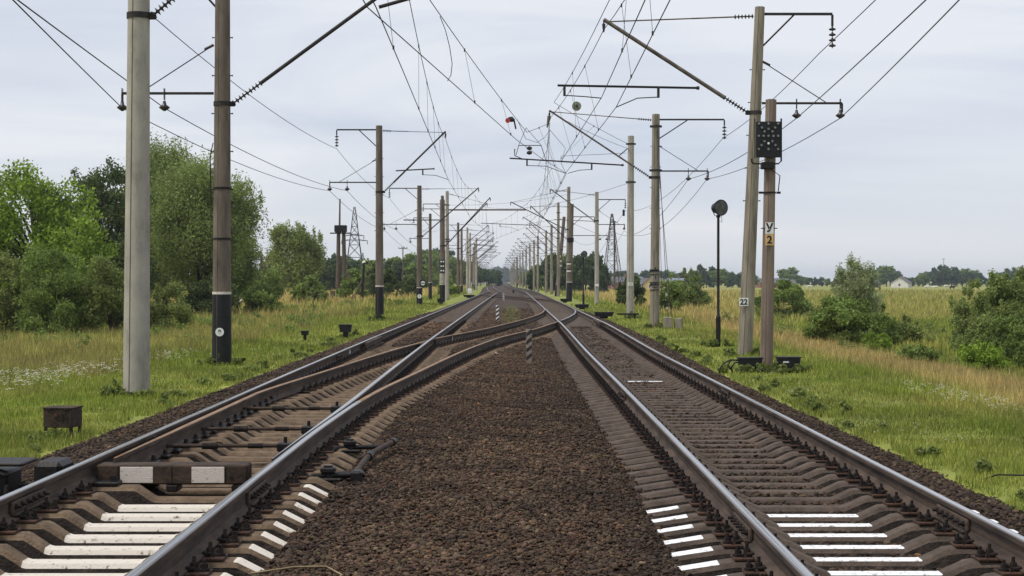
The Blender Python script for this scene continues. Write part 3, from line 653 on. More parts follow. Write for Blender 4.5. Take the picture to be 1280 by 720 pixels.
b=MB(); b.tube([(.08,0,4.05),(.08,0,4.09)],.155,M_dark,16); b.box((-.12,-.02,4.07),(.09,.06,.05),M_dark); b.box((.29,-.02,4.07),(.09,.06,.05),M_dark); b.tube([(.1,-.15,4.6),(.3,-.15,4.45),(.27,-.1,4.1)],.012,M_dark,6); b.build('clamp',R2)
b=MB(); b.box((.06,-.165,3.25),(.19,.015,.26),M_platewhite,bevel=.003); p1_=b.build('sign_plate',R2); text_mesh('letter','У',.26,M_black,p1_,(.06,-.176,3.25),bold=.008)
b=MB(); b.box((.06,-.165,2.985),(.19,.015,.25),M_plateyellow,bevel=.003); p1_=b.build('number_plate',R2); text_mesh('number','2',.25,M_black,p1_,(.06,-.176,2.98),bold=.006)
b=MB(); b.tube([(-.13,-.1,3.25),(.25,-.1,3.25)],.012,M_dark,6); b.build('plate_clamp',R2)
b=MB(); b.tube([(0,0,-.1),(0,0,.09)],.20,M_dark,16); b.tube([(-.02,-.12,.1),(-.02,-.12,.16)],[.09,.08],M_orange,10); b.build('cable_collar',R2)
R3,rdr3,_=catpole('catenary_pole','grey concrete pole with black stencilled bands and stay wires beside it',6.20,70,-.42,8.78,.215,.165,M_pole_grey,1,2.5,lean=.06,foot=6.02,tip=(1.6,8.95),bm=M_tube,reg=(-.14,4.75,6.86,6.56,[(.62,2.3,6.2),(3.45,2.4,6.2)]),upper=(6.3,9.25,8.55,.25,4),lower=(6.3,8.55,6.3,(8.5,7.68)),clamps=(8.25,6.33),armr=.04)
b=MB()
for (z0_,hh,hw) in ((1.95,.10,1),(1.78,.03,1),(1.42,.05,1),(1.33,.05,1),(1.10,.035,1)): b.tube([(0,0,z0_+.42-hh/2),(0,0,z0_+.42+hh/2)],.218,M_black,18)
for (x,z,wv,hh) in ((.02,1.66,.035,.12),(.03,1.37,.03,.14),(-.02,1.22,.2,.03),(.02,2.05,.04,.1)): b.box((x,-.214,z+.42),(wv,.012,hh),M_black)
b.build('stencilled_bands',R3)
for k,(z,dx) in enumerate(((8.1,2.0),(6.2,1.9))):
    pass
st=thing('stay_anchor','pale concrete anchor block with stay wires beside the stencilled pole','stay anchor',(7.0,69.5,-.55))
b=MB(); b.box((-.27,0,.2),(.36,.5,.55),M_pole_grey,bevel=.02); b.box((.20,0,.17),(.32,.5,.5),M_pole_grey,bevel=.02); b.build('anchor_block',st)
b=MB(); b.tube([(-.25,0,.45),(-.70,.3,8.9)],.013,M_wire,5); b.tube([(-.1,0,.45),(-.62,.3,6.8)],.013,M_wire,5); b.tube([(-.5,-.1,.6),(-.72,.3,8.6)],.01,M_wire,5)
b.build('stay_wire',st)
b=MB()
for k in range(7): b.tube([(-.28-.012*k,.02,.8+.2*k),(-.285-.012*k,.02,.92+.2*k)],[.05,.04],M_ins if k%3 else M_pole_light,8)
b.build('insulator_chain',st)
R4,_,_=catpole('catenary_pole','plain pale anchor pole with steel clamps and a low white plate',6.3,86,-.4,9.28,.21,.165,M_pole_light,1,2.5,lean=.05,tip=None,clamps=(8.85,6.8),steps=False)
b=MB(); b.box((0,-.215,1.72),(.26,.015,.17),M_platewhite,bevel=.003); pl=b.build('number_plate',R4); text_mesh('number','24',.15,M_black,pl,(0,-.225,1.72))
b=MB(); b.tube([(0,0,-.1),(0,0,.14)],.3,M_dark,16); b.build('cable_collar',R4)
b=MB(); b.box((-.35,-.1,5.55),(.12,.12,.35),M_galv,bevel=.02); b.tube([(-.15,-.1,9.0),(-.6,-.1,8.6)],.03,M_galv,6); b.build('tension_fitting',R4)
R5,_,_=catpole('catenary_pole','pale concrete pole with a white plate right of the second lamp post',6.72,128,-.35,8.6,.19,.145,M_pole_light,1,2.5,foot=6.3,tip=(3.0,8.85),bm=M_tube,rod=True,upper=(6.8,9.0,8.0,.25,3),lower=(6.8,8.95,6.0,(8.9,)),steps=False)
b=MB(); b.box((0,-.20,1.5),(.3,.015,.2),M_platewhite,bevel=.003); b.build('number_plate',R5)
b=MB(); b.tube([(0,0,6.6),(-3.4,0,6.75)],.03,M_tube,6); b.build('registration_tube',R5)
R6,_,_=catpole('catenary_pole','dark brown pole with black foot and white bands before a taller pale pole',5.08,145,-.2,8.45,.27,.2,M_pole_brown,1,2.5,lean=.25,foot=5.2,tip=(1.6,8.3),base=(1.35,.07),upper=(5.3,7.4,7.3,.25,2),lower=(5.3,8.6,5.6,(7.9,8.5)),steps=False)
for z in (2.5,3.15): b=MB(); b.tube([(.06,0,z),(.06,0,z+.16)],.262,M_paint,16); b.tube([(.06,0,z+.16),(.06,0,z+.28)],.262,M_black,16); b.build('white_band',R6)
b=MB(); b.tube([(.15,0,5.2),(.15,0,5.6)],.3,M_dark,12); b.build('steel_collar',R6)
R6b,_,_=catpole('catenary_pole','tall pale concrete pole right behind the dark brown banded pole',5.15,150,-.2,10.3,.19,.15,M_pole_grey,1,2.5,lean=.1,foot=6.3,tip=(-.2,8.9),reg=(-3.0,2.2,6.9,6.7,[(-1.2,.6,6.2),(1.6,1.9,6.2)]),steps=False)
R7,_,_=catpole('catenary_pole','leaning brown pole with three white rings above a black foot',5.15,190,-.2,9.1,.27,.19,M_pole_brown,1,2.5,lean=.95,foot=5.2,tip=(2.0,8.4),base=(1.1,.05),steps=False)
b=MB()
for z in (3.4,3.95,4.5): b=MB(); b.tube([(.42,0,z),(.45,0,z+.2)],.26,M_paint,16); b.build('white_band',R7)
R7b,_,_=catpole('catenary_pole','pale pole close behind the leaning ringed pole',5.35,188,-.2,10.7,.19,.15,M_pole_grey,1,2.5,foot=6.5,tip=(1.2,9.0),steps=False,clamps=(9.5,))
# --- distant poles: two prototypes per side, then copies
protoL,_,_=catpole('catenary_pole','distant pole of the left row shrinking toward the horizon',0,0,0,9.2,.21,.15,M_pole_brown,-1,4,foot=5.9,tip=(3.9,8.9),upper=(-.1,-1.9,8.9,.25,3),lower=(-.1,-2.2,6.3,(-2.1,-1.2)),base=(1.1,.06),group='distant poles of the left row',reg=(1.3,4.4,7.0,6.8,[(4.2,3.4,6.2)]),detail=False)
protoL2,_,_=catpole('catenary_pole','distant pale pole of the left row shrinking toward the horizon',0,0,0,9.6,.2,.15,M_pole_light,-1,4,foot=5.9,tip=(3.9,8.9),reg=(1.3,4.4,7.0,6.8,[(4.2,3.4,6.2)]),group='distant pale poles of the left row',detail=False)
protoR,_,_=catpole('catenary_pole','distant pole of the right row shrinking toward the horizon',0,0,0,9.3,.21,.15,M_pole_grey,1,-4,foot=6.0,tip=(-3.4,8.9),upper=(.1,1.9,8.9,.25,3),lower=(.1,2.2,6.3,(2.1,1.2)),group='distant poles of the right row',reg=(-4.2,-.9,6.9,6.7,[(-4,-3,6.2)]),bm=M_tube,detail=False)
protoR2,_,_=catpole('catenary_pole','distant brown pole of the right row shrinking toward the horizon',0,0,0,8.8,.2,.15,M_pole_brown,1,-4,foot=5.6,tip=(-3.4,8.6),lower=(.1,2.2,6.0,(2.1,1.2)),group='distant brown poles of the right row',base=(1.1,.06),detail=False)
def spread(protos,spots):
    used=set()
    for (k,x,y) in spots:
        p=protos[k]
        if k in used: o=copy_tree(p)
        else: o=p; used.add(k)
        o.location=(x,y,-.25)
spread([protoL,protoL2],[(0,-7.0,205),(0,-7.3,228),(1,-6.7,236),(1,-7.0,262),(0,-7.4,275),(1,-6.6,290),(0,-7.5,318),(1,-8.0,335),(0,-8.6,352),(0,-9.6,395),(0,-11.0,440),(1,-11.0,452),(0,-12.2,490),(0,-12.7,540),(0,-13.1,600),(0,-13.3,650),(0,-13.8,715),(0,-14.2,790),(1,-14.6,870),(0,-15,960)])
spread([protoR,protoR2],[(0,5.2,215),(0,5.0,240),(0,4.2,268),(0,3.9,295),(0,3.45,325),(0,3.0,362),(0,2.5,400),(0,2.0,445),(1,1.3,470),(1,1.25,476),(0,1.2,500),(0,.7,560),(0,.3,620),(0,0,690),(0,-.5,770),(0,-1,860),(0,-1.5,960)])
# ------------------------------------------------------------------ overhead wires
def sagline(P,Q,sag,n=10):
    P,Q=Vector(P),Vector(Q); return [P.lerp(Q,i/n)-Vector((0,0,4*sag*(i/n)*(1-i/n))) for i in range(n+1)]
def wire(name,label,segs,r=.011,cat='power line',group=None,n=12):
    b=MB()
    for (P,Q,s) in segs: b.tube(sagline(P,Q,s,n),r,M_wire,5,cap=False)
    o=b.build(name); return tag(o,label,cat,group)
def catenary(label,cw,mw,sag=1.0,drop=6.5,r=.011):     # contact wire points, messenger support points (same Y stations)
    root=thing('catenary_line',label,'overhead line',tuple(cw[0]))
    O=Vector(cw[0]); b=MB()
    b.tube([Vector(p)-O for p in cw],r,M_wire,5,cap=False); b.build('contact_wire',root)
    b=MB(); dr=[]
    for P,Q in zip(mw[:-1],mw[1:]):
        l=(Vector(Q)-Vector(P)).length; s=sag*(l/55)**2; pts=sagline(P,Q,s,14); b.tube([p-O for p in pts],r,M_wire,5,cap=False)
        nd=max(2,int(l/drop)); 
        if P[1]<200:
            for k in range(1,nd):
                t=k/nd; p=Vector(P).lerp(Vector(Q),t)-Vector((0,0,4*s*t*(1-t)))
                ys_=[c[1] for c in cw]; xc=np.interp(p.y,ys_,[c[0] for c in cw]); zc=np.interp(p.y,ys_,[c[2] for c in cw]); dr.append((p-O,Vector((xc,p.y,zc))-O))
    b.build('messenger_wire',root)
    for p,q in dr:
        d_=MB(); d_.tube([p,q],.005,M_wire,4,cap=False); d_.tube([q+Vector((0,0,-.02)),q+Vector((0,0,.06))],.022,M_wire,5); d_.tube([p+Vector((0,0,-.06)),p+Vector((0,0,.03))],.02,M_wire,5); d_.build('dropper',root)
    return root
far1=[(float(C1(y))+(.3 if i%2 else -.3),y,6.2) for i,y in enumerate([122,150,205,262,318,395,440,490,600,715,870,1100])]
far1m=[(x,y,8.5) for x,y,z in far1]
catenary('contact line over the left track, descending from the top of the picture left of centre',[(-2.3,2,6.2),(-2.35,27.5,6.2),(-2.53,38,6.3),(-3.2,80,6.5)]+far1,[(-2.7,-20,8.7),(-2.9,27.5,8.6),(-2.5,38,8.4),(-3.36,80,8.6)]+far1m)
b=MB(); b.tube([(-1.73,38,7.78),(-1.60,38,7.45),(-1.50,38,7.05),(-1.44,38,6.65),(-1.47,38,6.38),(-1.55,38,6.24)],.01,M_wire,5); o=b.build('jumper_wire'); tag(o,'looping jumper wire hanging in the crossover contact line, upper left of centre','jumper wire')
b=MB(); b.tube([(.17,58,7.33),(.5,62,7.0),(1.0,66,7.2),(1.4,69,7.7),(1.62,70,8.1)],.01,M_wire,5); b.tube([(1.62,70,8.1),(1.5,70,7.2),(1.1,69.5,6.5),(1.5,69.5,6.3)],.01,M_wire,5); b.tube([(1.62,70,8.1),(2.3,70,7.3),(2.1,69.5,6.6),(2.3,70,6.25)],.01,M_wire,5); o=b.build('jumper_wire'); tag(o,'tangle of jumper wires under the bracket tip of the stencilled pole','jumper wire')
far2=[(float(C2(y))+(.3 if i%2 else -.3),y,6.2) for i,y in enumerate([128,188,240,295,362,445,500,620,770,960,1100])]
far2m=[(x,y,8.5) for x,y,z in far2]
catenary('contact line over the right track, held by the nearest right brackets',[(2.55,5,6.2),(2.66,27.2,6.25),(2.84,44,6.27),(2.3,70,6.2)]+far2,[(2.9,-15,8.5),(2.5,44,8.4),(1.6,70,8.6)]+far2m)
catenary('second contact line over the right track running beside the first',[(2.0,5,6.3),(2.26,27.2,6.3),(2.44,44,6.54),(2.1,70,6.7),(2.6,86,8.2),(6.1,86.5,8.4)],[(2.7,-15,8.7),(2.45,44,8.8),(1.8,70,9.3),(6.1,86,8.9)],sag=.6,drop=9)
catenary('crossover contact line sweeping from upper left down to the right track',[(-2.55,20,6.2),(-2.5,27.5,6.2),(.1,54,6.28),(1.1,62,6.25),(2.35,70,6.2),(2.45,100,6.4),(2.6,128,6.8)],[(-2.4,20,8.3),(-2.2,33,8.0),(.55,62,7.25),(1.62,70,8.4),(2.7,128,8.8)],sag=.35,drop=8)
catenary('distant crossover contact line over the second crossover',[(2.4,100,6.4),(1.0,145,6.3),(-2.4,188,6.3),(-2.8,230,6.5)],[(2.4,100,8.5),(1.0,145,8.3),(-2.4,188,8.3),(-2.8,230,8.6)],sag=.5)
def feeder(label,pts,sag=.5,r=.012): return wire('feeder_wire',label,[(a,b_,sag*((Vector(b_)-Vector(a)).length/50)**2*(.2 if a[1]<5 else 1)) for a,b_ in zip(pts[:-1],pts[1:])],r)
feeder('outer feeder wire of the left pair running into the top left corner',[(-4.6,2,5.9),(-9.27,38,5.6),(-9.15,80,6.0),(-9.8,122,5.4),(-9.9,205,5.8),(-10.2,275,5.8),(-11.4,352,5.8),(-13.8,440,5.8)],.45)
feeder('inner feeder wire of the left pair running into the top left corner',[(-5.98,2,5.9),(-8.27,38,5.6),(-8.28,80,6.0),(-8.9,122,5.4),(-8.9,205,5.8),(-9.2,275,5.8),(-10.4,352,5.8),(-12.8,440,5.8)],.4)
feeder('single high feeder wire crossing behind the two nearest left poles',[(-8.6,2,8.1),(-8.8,38,8.0),(-8.8,80,8.1),(-9.4,122,7.8),(-9,205,8.3),(-9.2,275,8.3)],.5)
feeder('outer feeder wire of the right pair running into the top right corner',[(4.45,2,6.0),(9.0,44,5.97),(8.5,70,5.95),(8.9,128,5.5),(7.4,215,5.8),(6.3,295,5.8),(5.4,362,5.8)],.9)
feeder('inner feeder wire of the right pair running into the top right corner',[(4.75,2,6.0),(7.8,44,5.97),(7.68,70,5.95),(8.0,128,5.5),(6.4,215,5.8),(5.3,295,5.8),(4.4,362,5.8)],.9)
feeder('single high feeder wire reaching the insulator string of the number 22 pole',[(6.5,2,7.9),(8.42,44,7.75),(9.2,70,7.75),(9.0,128,7.1),(7.4,215,7.9),(6.0,295,7.9)],.7)
wire('cross_span','thin cross span wire between the two rows over the far tracks',[((-6.0,150,8.6),(5.2,150,9.6),.3)],.01)
wire('anchor_wire','anchor wire sloping from the right pole tops toward the left',[((6.2,86,8.6),(1.6,70,8.9),.1),((6.2,86,6.75),(-2.6,150,8.4),.6)],.01)
# contact line fittings
sp=thing('section_insulator','dark framed section insulator hanging in the crossover contact line','section insulator',(.62,60,5.9+.42))
b=MB()
P=[(-.55,0,.0),(-.5,0,-.25),(-.1,0,-.35),(.35,0,-.38)]
b.tube([(-.55,-.3,.1),(-.55,-.3,-.15),(-.25,-.3,-.28),(.45,-.3,-.33)],.02,M_wire,6); b.tube([(-.4,.3,.28),(.45,.3,.28)],.016,M_wire,6); b.tube([(-.4,.3,.28),(-.5,.1,-.1)],.014,M_wire,5); b.tube([(.45,.3,.28),(.62,.1,-.3)],.014,M_wire,5); b.build('runner_frame',sp)
for q in ((0,0,.15),(0,0,-.02)):
    c=MB(); c.tube([(q[0]-.1,0,q[2]),(q[0],0,q[2]),(q[0]+.1,0,q[2])],[.04,.085,.04],M_ins,10); c.build('insulator',sp)
c=MB(); 
for dx in (-.4,.45): c.tube([(dx,.3,.28),(-.12,.3,.95)],.009,M_wire,4)
c.build('hanger',sp)
wi=thing('wire_insulator','round insulator with a red tag clipped in the crossover messenger wire','insulator',(-.05,57.5,7.3)); b=MB(); b.tube([(-.12,0,.05),(0,0,0),(.12,0,-.05)],[.04,.11,.04],M_ins,10); b.build('insulator_body',wi)
b=MB(); b.tube([(-.13,-.05,-.05),(-.13,-.08,-.05)],.09,M_red,12); b.build('red_tag',wi); b=MB(); b.tube([(.1,0,-.05),(.16,0,-.35)],.03,M_ins,6); b.build('hanger',wi)
b=MB(); b.tube([(2.35,58.9,7.93),(2.35,59.0,7.93)],.17,M_pulley,20); b.tube([(2.35,58.85,7.93),(2.35,58.9,7.93)],.05,M_ins,8); o=b.build('tension_pulley'); tag(o,'greenish round pulley disc in the wires above the right track','pulley')
b=MB(); b.tube([(1.6,70,8.7),(1.5,70,8.2)],[.09,.03],M_pole_brown,8); o=b.build('cone_hanger'); tag(o,'rusty cone shaped hanger under the bracket tip of the stencilled pole','wire hanger')
# ------------------------------------------------------------------ lamps
M_lampglass=mat('lamp_glass',(.11,.11,.10),(.03,.03,.03),6,.15)
def lamp(label,X,Y,zb,zt,r):
    root=thing('lamp_post',label,'lamp post',(X,Y,zb),.45)
    h=zt-zb; b=MB(); b.tube([(0,0,-.5),(0,0,.9)],.075*r,M_dark,12); b.tube([(0,0,.9),(0,0,.95),(0,0,h-.28)],[.075*r,.045*r,.04*r],M_dark,12); b.build('post',root)
    b=MB(); b.tube([(0,0,h-.3),(0,0,h-.22)],.07,M_dark,10); b.tube([(-.12,.0,h-.25),(-.2,0,h-.12),(-.2,0,h)],.014,M_dark,6); b.tube([(.12,0,h-.25),(.2,0,h-.12),(.2,0,h)],.014,M_dark,6); b.tube([(.12,0,h-.2),(.2,.1,h-.45),(.05,.05,h-.4)],.01,M_dark,5); b.build('yoke',root)
    b=MB(); b.tube([(0,.26,h),(0,.18,h),(0,0,h),(0,-.12,h),(0,-.16,h)],[.06,.15,.20,.245,.255],M_dark,20); hd=b.build('lamp_head',root)
    b=MB(); b.tube([(0,-.155,h+.0),(0,-.165,h)],.225,M_lampglass,20); b.build('lens',hd)
    return root
lamp('thin black floodlight post on the right between the number 22 pole and the stencilled pole',6.42,50,-.52,3.78,1)
lamp('smaller distant black floodlight post right of the dark banded pole',5.3,120,-.42,3.5,1.1)
# ------------------------------------------------------------------ line side boxes
def blackbox(label,X,Y,Z,w,d,h,stalk,rz=0,open_=False):
    root=thing('junction_box',label,'junction box',(X,Y,Z),rz); b=MB(); t=.012
    x0,x1=w/2*.86,w/2; vs=[(-x0,-d/2,0),(x0,-d/2,0),(x0,d/2,0),(-x0,d/2,0),(-x1,-d/2-.02,h),(x1,-d/2-.02,h),(x1,d/2+.02,h),(-x1,d/2+.02,h)]
    b.add(vs,[(0,3,2,1),(0,1,5,4),(1,2,6,5),(2,3,7,6),(3,0,4,7),(4,5,6,7)],M_black); b.build('box_body',root)
    b=MB(); b.box((0,0,h+.012),(w+.05,d+.06,.024),M_black,bevel=.006); b.build('lid',root)
    b=MB(); b.box((0,0,-stalk/2),(w*.42,d*.5,stalk),M_dark,bevel=.01); b.build('pedestal',root); return root
bb=blackbox('black junction box with a curved cable loop just left of the signal pole foot',5.38,36.3,-.50,.52,.3,.24,.25)
b=MB(); b.tube([(-.26,-.05,.2),(-.45,-.08,.21),(-.60,-.1,.14),(-.70,-.1,.0),(-.70,-.1,-.12)],.02,M_black,7); b.tube([(-.25,-.1,.16),(-.36,-.12,.15),(-.44,-.12,.03),(-.40,-.12,-.1)],.022,M_black,7); b.tube([(-.44,-.1,.2),(-.52,-.12,.1),(-.46,-.12,.0)],.02,M_black,7); b.build('cable',bb)
bb=blackbox('black junction box with a pale leaf on it just right of the signal pole foot',6.2,36.0,-.49,.5,.3,.26,.25)
b=MB(); b.box((-.08,-.17,.17),(.13,.012,.03),M_platewhite,rz=.1); b.build('label_plate',bb)
blackbox('larger black junction box on a pedestal in the left grass',-5.75,55,-.26,.42,.3,.24,.2)
blackbox('smaller black junction box on a thin pale stalk in the left grass',-6.95,53.5,-.32,.24,.2,.13,.18)
blackbox('tiny dark box by the foot of the left pole row',-5.6,125,-.2,.6,.4,.3,.2)
pb=blackbox('low dark switch machine beside the right track at the second frog',4.55,80,-.28,.95,.4,.2,.1); b=MB(); b.box((1.2,0,.12),(1.1,.1,.08),M_dark,bevel=.02); b.box((1.55,0,.0),(.1,.1,.25),M_dark); b.build('drive_rod',pb)
blackbox('second low dark switch machine farther along beside the right track',4.5,104,-.25,.9,.4,.2,.1)
blackbox('third low dark switch machine near the banded poles',4.4,135,-.25,.8,.4,.22,.1)
bb=blackbox('low dark switch machine with a white lamp box left of the far crossover',-4.6,168,-.2,1.2,.5,.2,.1); b=MB(); b.box((.1,0,.6),(.45,.3,.55),M_platewhite,bevel=.05); b.build('indicator_box',bb)
rb=thing('relay_box','rusty brown metal relay box on four legs in the grass at far left','relay box',(-5.74,20.4,-.50),-.12)
b=MB(); b.box((0,0,.26),(.38,.34,.24),M_relay,bevel=.008); b.box((-.02,-.182,.30),(.05,.01,.04),M_plate); bd=b.build('box_body',rb)
b=MB(); b.box((0,0,.388),(.40,.36,.018),M_relay,bevel=.004); b.build('lid',rb)
b=MB(); b.box((.06,-.175,.27),(.03,.012,.10),M_iron); b.tube([(.10,-.172,.33),(.10,-.19,.33),(.10,-.19,.25),(.10,-.172,.25)],.006,M_iron,5); b.build('latch',rb)
for x in (-.12,.12): b=MB(); b.tube([(x-.03,-.178,.372),(x+.03,-.178,.372)],.009,M_iron,6); b.build('hinge',rb)
for x in (-.168,.168):
    for y in (-.14,.14): b=MB(); b.box((x,y,.02),(.035,.035,.26),M_relay,bevel=.004); b.build('leg',rb)
# point machine, partly outside the frame, left of the nearest rail
pm=thing('point_machine','dark flat steel point machine plates beyond the left rail at the picture edge','point machine',(-4.33,13.7,-.36),0)
b=MB(); b.box((-.40,-.1,.32),(1.25,.45,.03),M_dark,bevel=.01); b.box((-.5,.05,.1),(1.1,.4,.28),M_black,bevel=.02); b.build('machine_cover',pm)
b=MB(); b.box((-.05,-.28,.28),(.30,.14,.03),M_dark,ry=.35,bevel=.01); b.build('cover_flap',pm); b=MB(); b.box((.40,.0,.22),(.24,.42,.22),M_dark,bevel=.04); b.build('drive_housing',pm)
b=MB(); b.tube([(.1,0,.1),(1.3,0,.12)],.022,M_dark,8); b.build('throw_rod',pm)
b=MB(); b.box((-.1,-.34,.0),(2.0,.10,.05),M_dark,bevel=.01); b.box((-.1,.34,.0),(2.0,.10,.05),M_dark,bevel=.01); b.build('mounting_bar',pm)
for x in (-.05,.12): b=MB(); b.tube([(x,-.4,.0),(x,-.4,.16)],[.035,.02],M_iron,6); b.build('bolt',pm)
# cover beam with two white squares
cb=thing('cover_beam','brown steel cover beam with two white painted squares lying between the rails of the left track','cover beam',(-2.865,13.55,-.215))
b=MB(); b.box((0,0,.085),(1.27,.24,.165),M_relay,bevel=.012); bm_=b.build('beam_body',cb)
for x in (-.30,.30): b=MB(); b.box((x+.005,-.121,.084),(.275,.008,.135),M_paint,bevel=.003); b.build('white_square',bm_)
for x in (-.36,.36,.0): b=MB(); b.box((x*1.25,-.122,.085),(.006,.004,.15),M_dark); b.build('seam',bm_)
for x in (-.55,.0,.55): b=MB(); b.box((x,-.02,-.03),(.10,.2,.06),M_dark,bevel=.01); b.build('support_foot',bm_)
for x in (-.50,.50): b=MB(); b.tube([(x,-.12,.06),(x,-.135,.06)],.02,M_iron,6,smooth=False); b.build('bolt',bm_)
# rods across the left track
for k,(y,lbl) in enumerate(((15.7,'nearest dark operating rod crossing the left track between the blades'),(17.5,'second dark operating rod crossing the left track between the blades'),(20.3,'third dark operating rod crossing the left track farther along'))):
    rt=thing('operating_rod',lbl,'operating rod',(-2.85,y,-.12)); b=MB(); b.tube([(-.62,0,0),(.72,0,0)],.019,M_relay,8); b.tube([(-.2,0,0),(-.05,0,0)],.034,M_iron,8); b.tube([(.25,0,0),(.4,0,0)],.026,M_iron,8); b.build('rod',rt)
    for s in (-.66,.62): c=MB(); c.box((s,0,-.01),(.16,.14,.09),M_dark,bevel=.015); c.tube([(s,-.02,.02),(s,-.02,.09)],.018,M_dark,6); c.build('bracket',rt)
# external lock pipework right of the left track
ro=thing('point_rodding','dark bent point rodding and levers right of the left track, opposite the cover beam','point rodding',(-1.36,15.3,-.25))
b=MB(); b.tube([(-.03,-1.3,.05),(.0,-.1,.10),(.14,1.15,.10)],.029,M_relay,10); b.tube([(.0,-.25,.09),(.01,-.1,.10)],.042,M_dark,10); b.tube([(.13,1.0,.10),(.14,1.15,.10)],.038,M_dark,10); b.build('pipe',ro)
for (x,y) in ((-.25,-1.35),(-.30,1.0)):
    c=MB(); c.tube([(x+.32,y,.06),(x,y,.05),(x-.12,y-.03,.05),(x-.22,y-.12,.0),(x-.26,y-.25,-.03)],.024,M_dark,8); c.tube([(x,y,-.02),(x,y,.14)],.04,M_dark,8); c.box((x,y,.10),(.13,.11,.05),M_dark,bevel=.012); c.box((x+.02,y,.02),(.2,.16,.03),M_dark,bevel=.01); c.build('crank_lever',ro)
c=MB(); c.box((.0,-1.35,.03),(.1,.18,.14),M_dark,bevel=.02); c.build('lock_block',ro); c=MB(); c.box((-.5,-.9,.0),(.14,.12,.12),M_dark,bevel=.02); c.build('lock_block',ro); c=MB(); c.tube([(-.5,-.9,.0),(-.1,-.9,.02)],.02,M_dark,6); c.build('lock_rod',ro)
# striped fouling posts
M_postwhite=mat('post_whitewash',(.34,.30,.25),(.13,.105,.09),14,.9,lo=.3,hi=.6)
M_poststripe=mat('post_stripe_brown',(.06,.045,.04),(.03,.022,.02),14,.9)
def post(lbl,X,Y,z,h,w,mir=1):
    root=thing('fouling_post',lbl,'striped post',(X,Y,z)); b=MB(); b.box((0,0,h/2-.15),(w,w,h+.3),M_postwhite if Y<50 else M_paint2,bevel=.006)
    b.build('post_body',root)
    for k in range(4):
        zc=h*(.16+.24*k); 
        for (s,ax) in ((-1,'y'),(1,'y')):
            c=MB(); y=s*(w/2+.002); hw=w/2-.002; dz=.045*(h/.7); t=h*.06
            vs=[(-hw,y,zc-t-dz),(hw,y,zc-t+dz),(hw,y,zc+t+dz),(-hw,y,zc+t-dz),(-hw,y+s*.002,zc-t-dz),(hw,y+s*.002,zc-t+dz),(hw,y+s*.002,zc+t+dz),(-hw,y+s*.002,zc+t-dz)]
            c.add(vs,[(0,1,2,3),(4,7,6,5),(0,4,5,1),(3,2,6,7),(0,3,7,4),(1,5,6,2)],M_poststripe); c.build('black_stripe',root)
    b=MB(); b.box((0,0,h+.012),(w*.9,w*.9,.02),M_dark); b.build('post_cap',root)
post('nearest black and white striped post, between the rusty crossover and the right track',.355,35,-.27,.72,.125)
post('middle black and white striped post, on the ballast beyond the crossover',-.65,68,-.27,.74,.13)
post('farthest tiny black and white striped post by the second crossover',-.83,143,-.27,.68,.16)
b=MB(); b.box((0,0,.2),(.25,.2,.5),M_dark,bevel=.02); o=b.build('marker_stub',loc=(.08,225,-.25)); tag(o,'small dark marker stub between the tracks far away','marker stub')
# small litter and cable on the ballast
b=MB(); b.tube([(4.9,16.9,-.62),(5.0,16.5,-.50),(5.2,16.2,-.47),(5.5,15.9,-.46),(6.6,15.7,-.5)],.009,M_black,6); o=b.build('cable'); tag(o,'thin black cable emerging from the grass beside the right ballast','cable')
b=MB()
P=[(-2.05+.9*0,9.35,-.2)]
b.tube([(-1.55,9.45,-.23),(-1.3,9.5,-.20),(-1.12,9.6,-.215),(-1.0,9.35,-.22),(-1.03,9.2,-.24)],.006,M_twig,5); o=b.build('straw'); tag(o,'dry curved straw lying across the nearest painted sleeper ends','straw')
# ------------------------------------------------------------------ trees and bushes
def leaves(C,R,n,s,long=1.6,droop=0.0,fl=.6,seed=0):
    """C (k,3) clump centres, R (k,3) clump radii, n leaves per clump, s leaf length"""
    g=np.random.default_rng(seed); k=len(C); 
    nn=np.maximum(4,(n*(R.prod(1)/R.prod(1).mean())**.6).astype(int)); idx=np.repeat(np.arange(k),nn); N=len(idx)
    v=g.normal(size=(N,3)); v/=np.linalg.norm(v,axis=1)[:,None]; r=g.uniform(0,1,N)**fl
    P=C[idx]+v*r[:,None]*R[idx]*(1+g.normal(0,.12,(N,1)))
    a=g.normal(size=(N,3)); a[:,2]=a[:,2]*(1-droop*.5)+droop*g.choice([-1,1],N)*1.2; a/=np.linalg.norm(a,axis=1)[:,None]
    b=np.cross(a,g.normal(size=(N,3))); b/=np.linalg.norm(b,axis=1)[:,None]
    L_=(s*g.uniform(.6,1.3,N))[:,None]; W_=L_/long
    V=np.stack([P-a*L_*.5,P+b*W_*.5,P+a*L_*.5,P-b*W_*.5],1).reshape(-1,3)
    i=np.arange(N)*4; return V,np.stack([i,i+1,i+2,i+3],1)
def crown_clumps(rx,ry,rz,cz,k,cr,seed,flat=.0,shape='round',up=0.0):
    g=np.random.default_rng(seed); v=g.normal(size=(k,3)); v/=np.linalg.norm(v,axis=1)[:,None]; r=g.uniform(.35,1,k)**.4
    lob=1+.22*np.sin(v[:,0]*3+seed)+.18*np.sin(v[:,2]*4+v[:,1]*3+seed*2)
    P=v*(r*lob)[:,None]
    if shape=='bush': P[:,2]=np.abs(P[:,2])*1.9-.95
    if shape=='cone': P[:,:2]*=(1.15-.55*(P[:,2:3]+1)/2*1.4)
    P=P*np.array([rx-cr*.6,ry-cr*.6,rz-cr*.5]); P[:,2]+=cz
    R=np.stack([g.uniform(.6,1.25,k)*cr,g.uniform(.6,1.25,k)*cr,g.uniform(.6,1.2,k)*cr*(.8+up)],1)
    return P,R
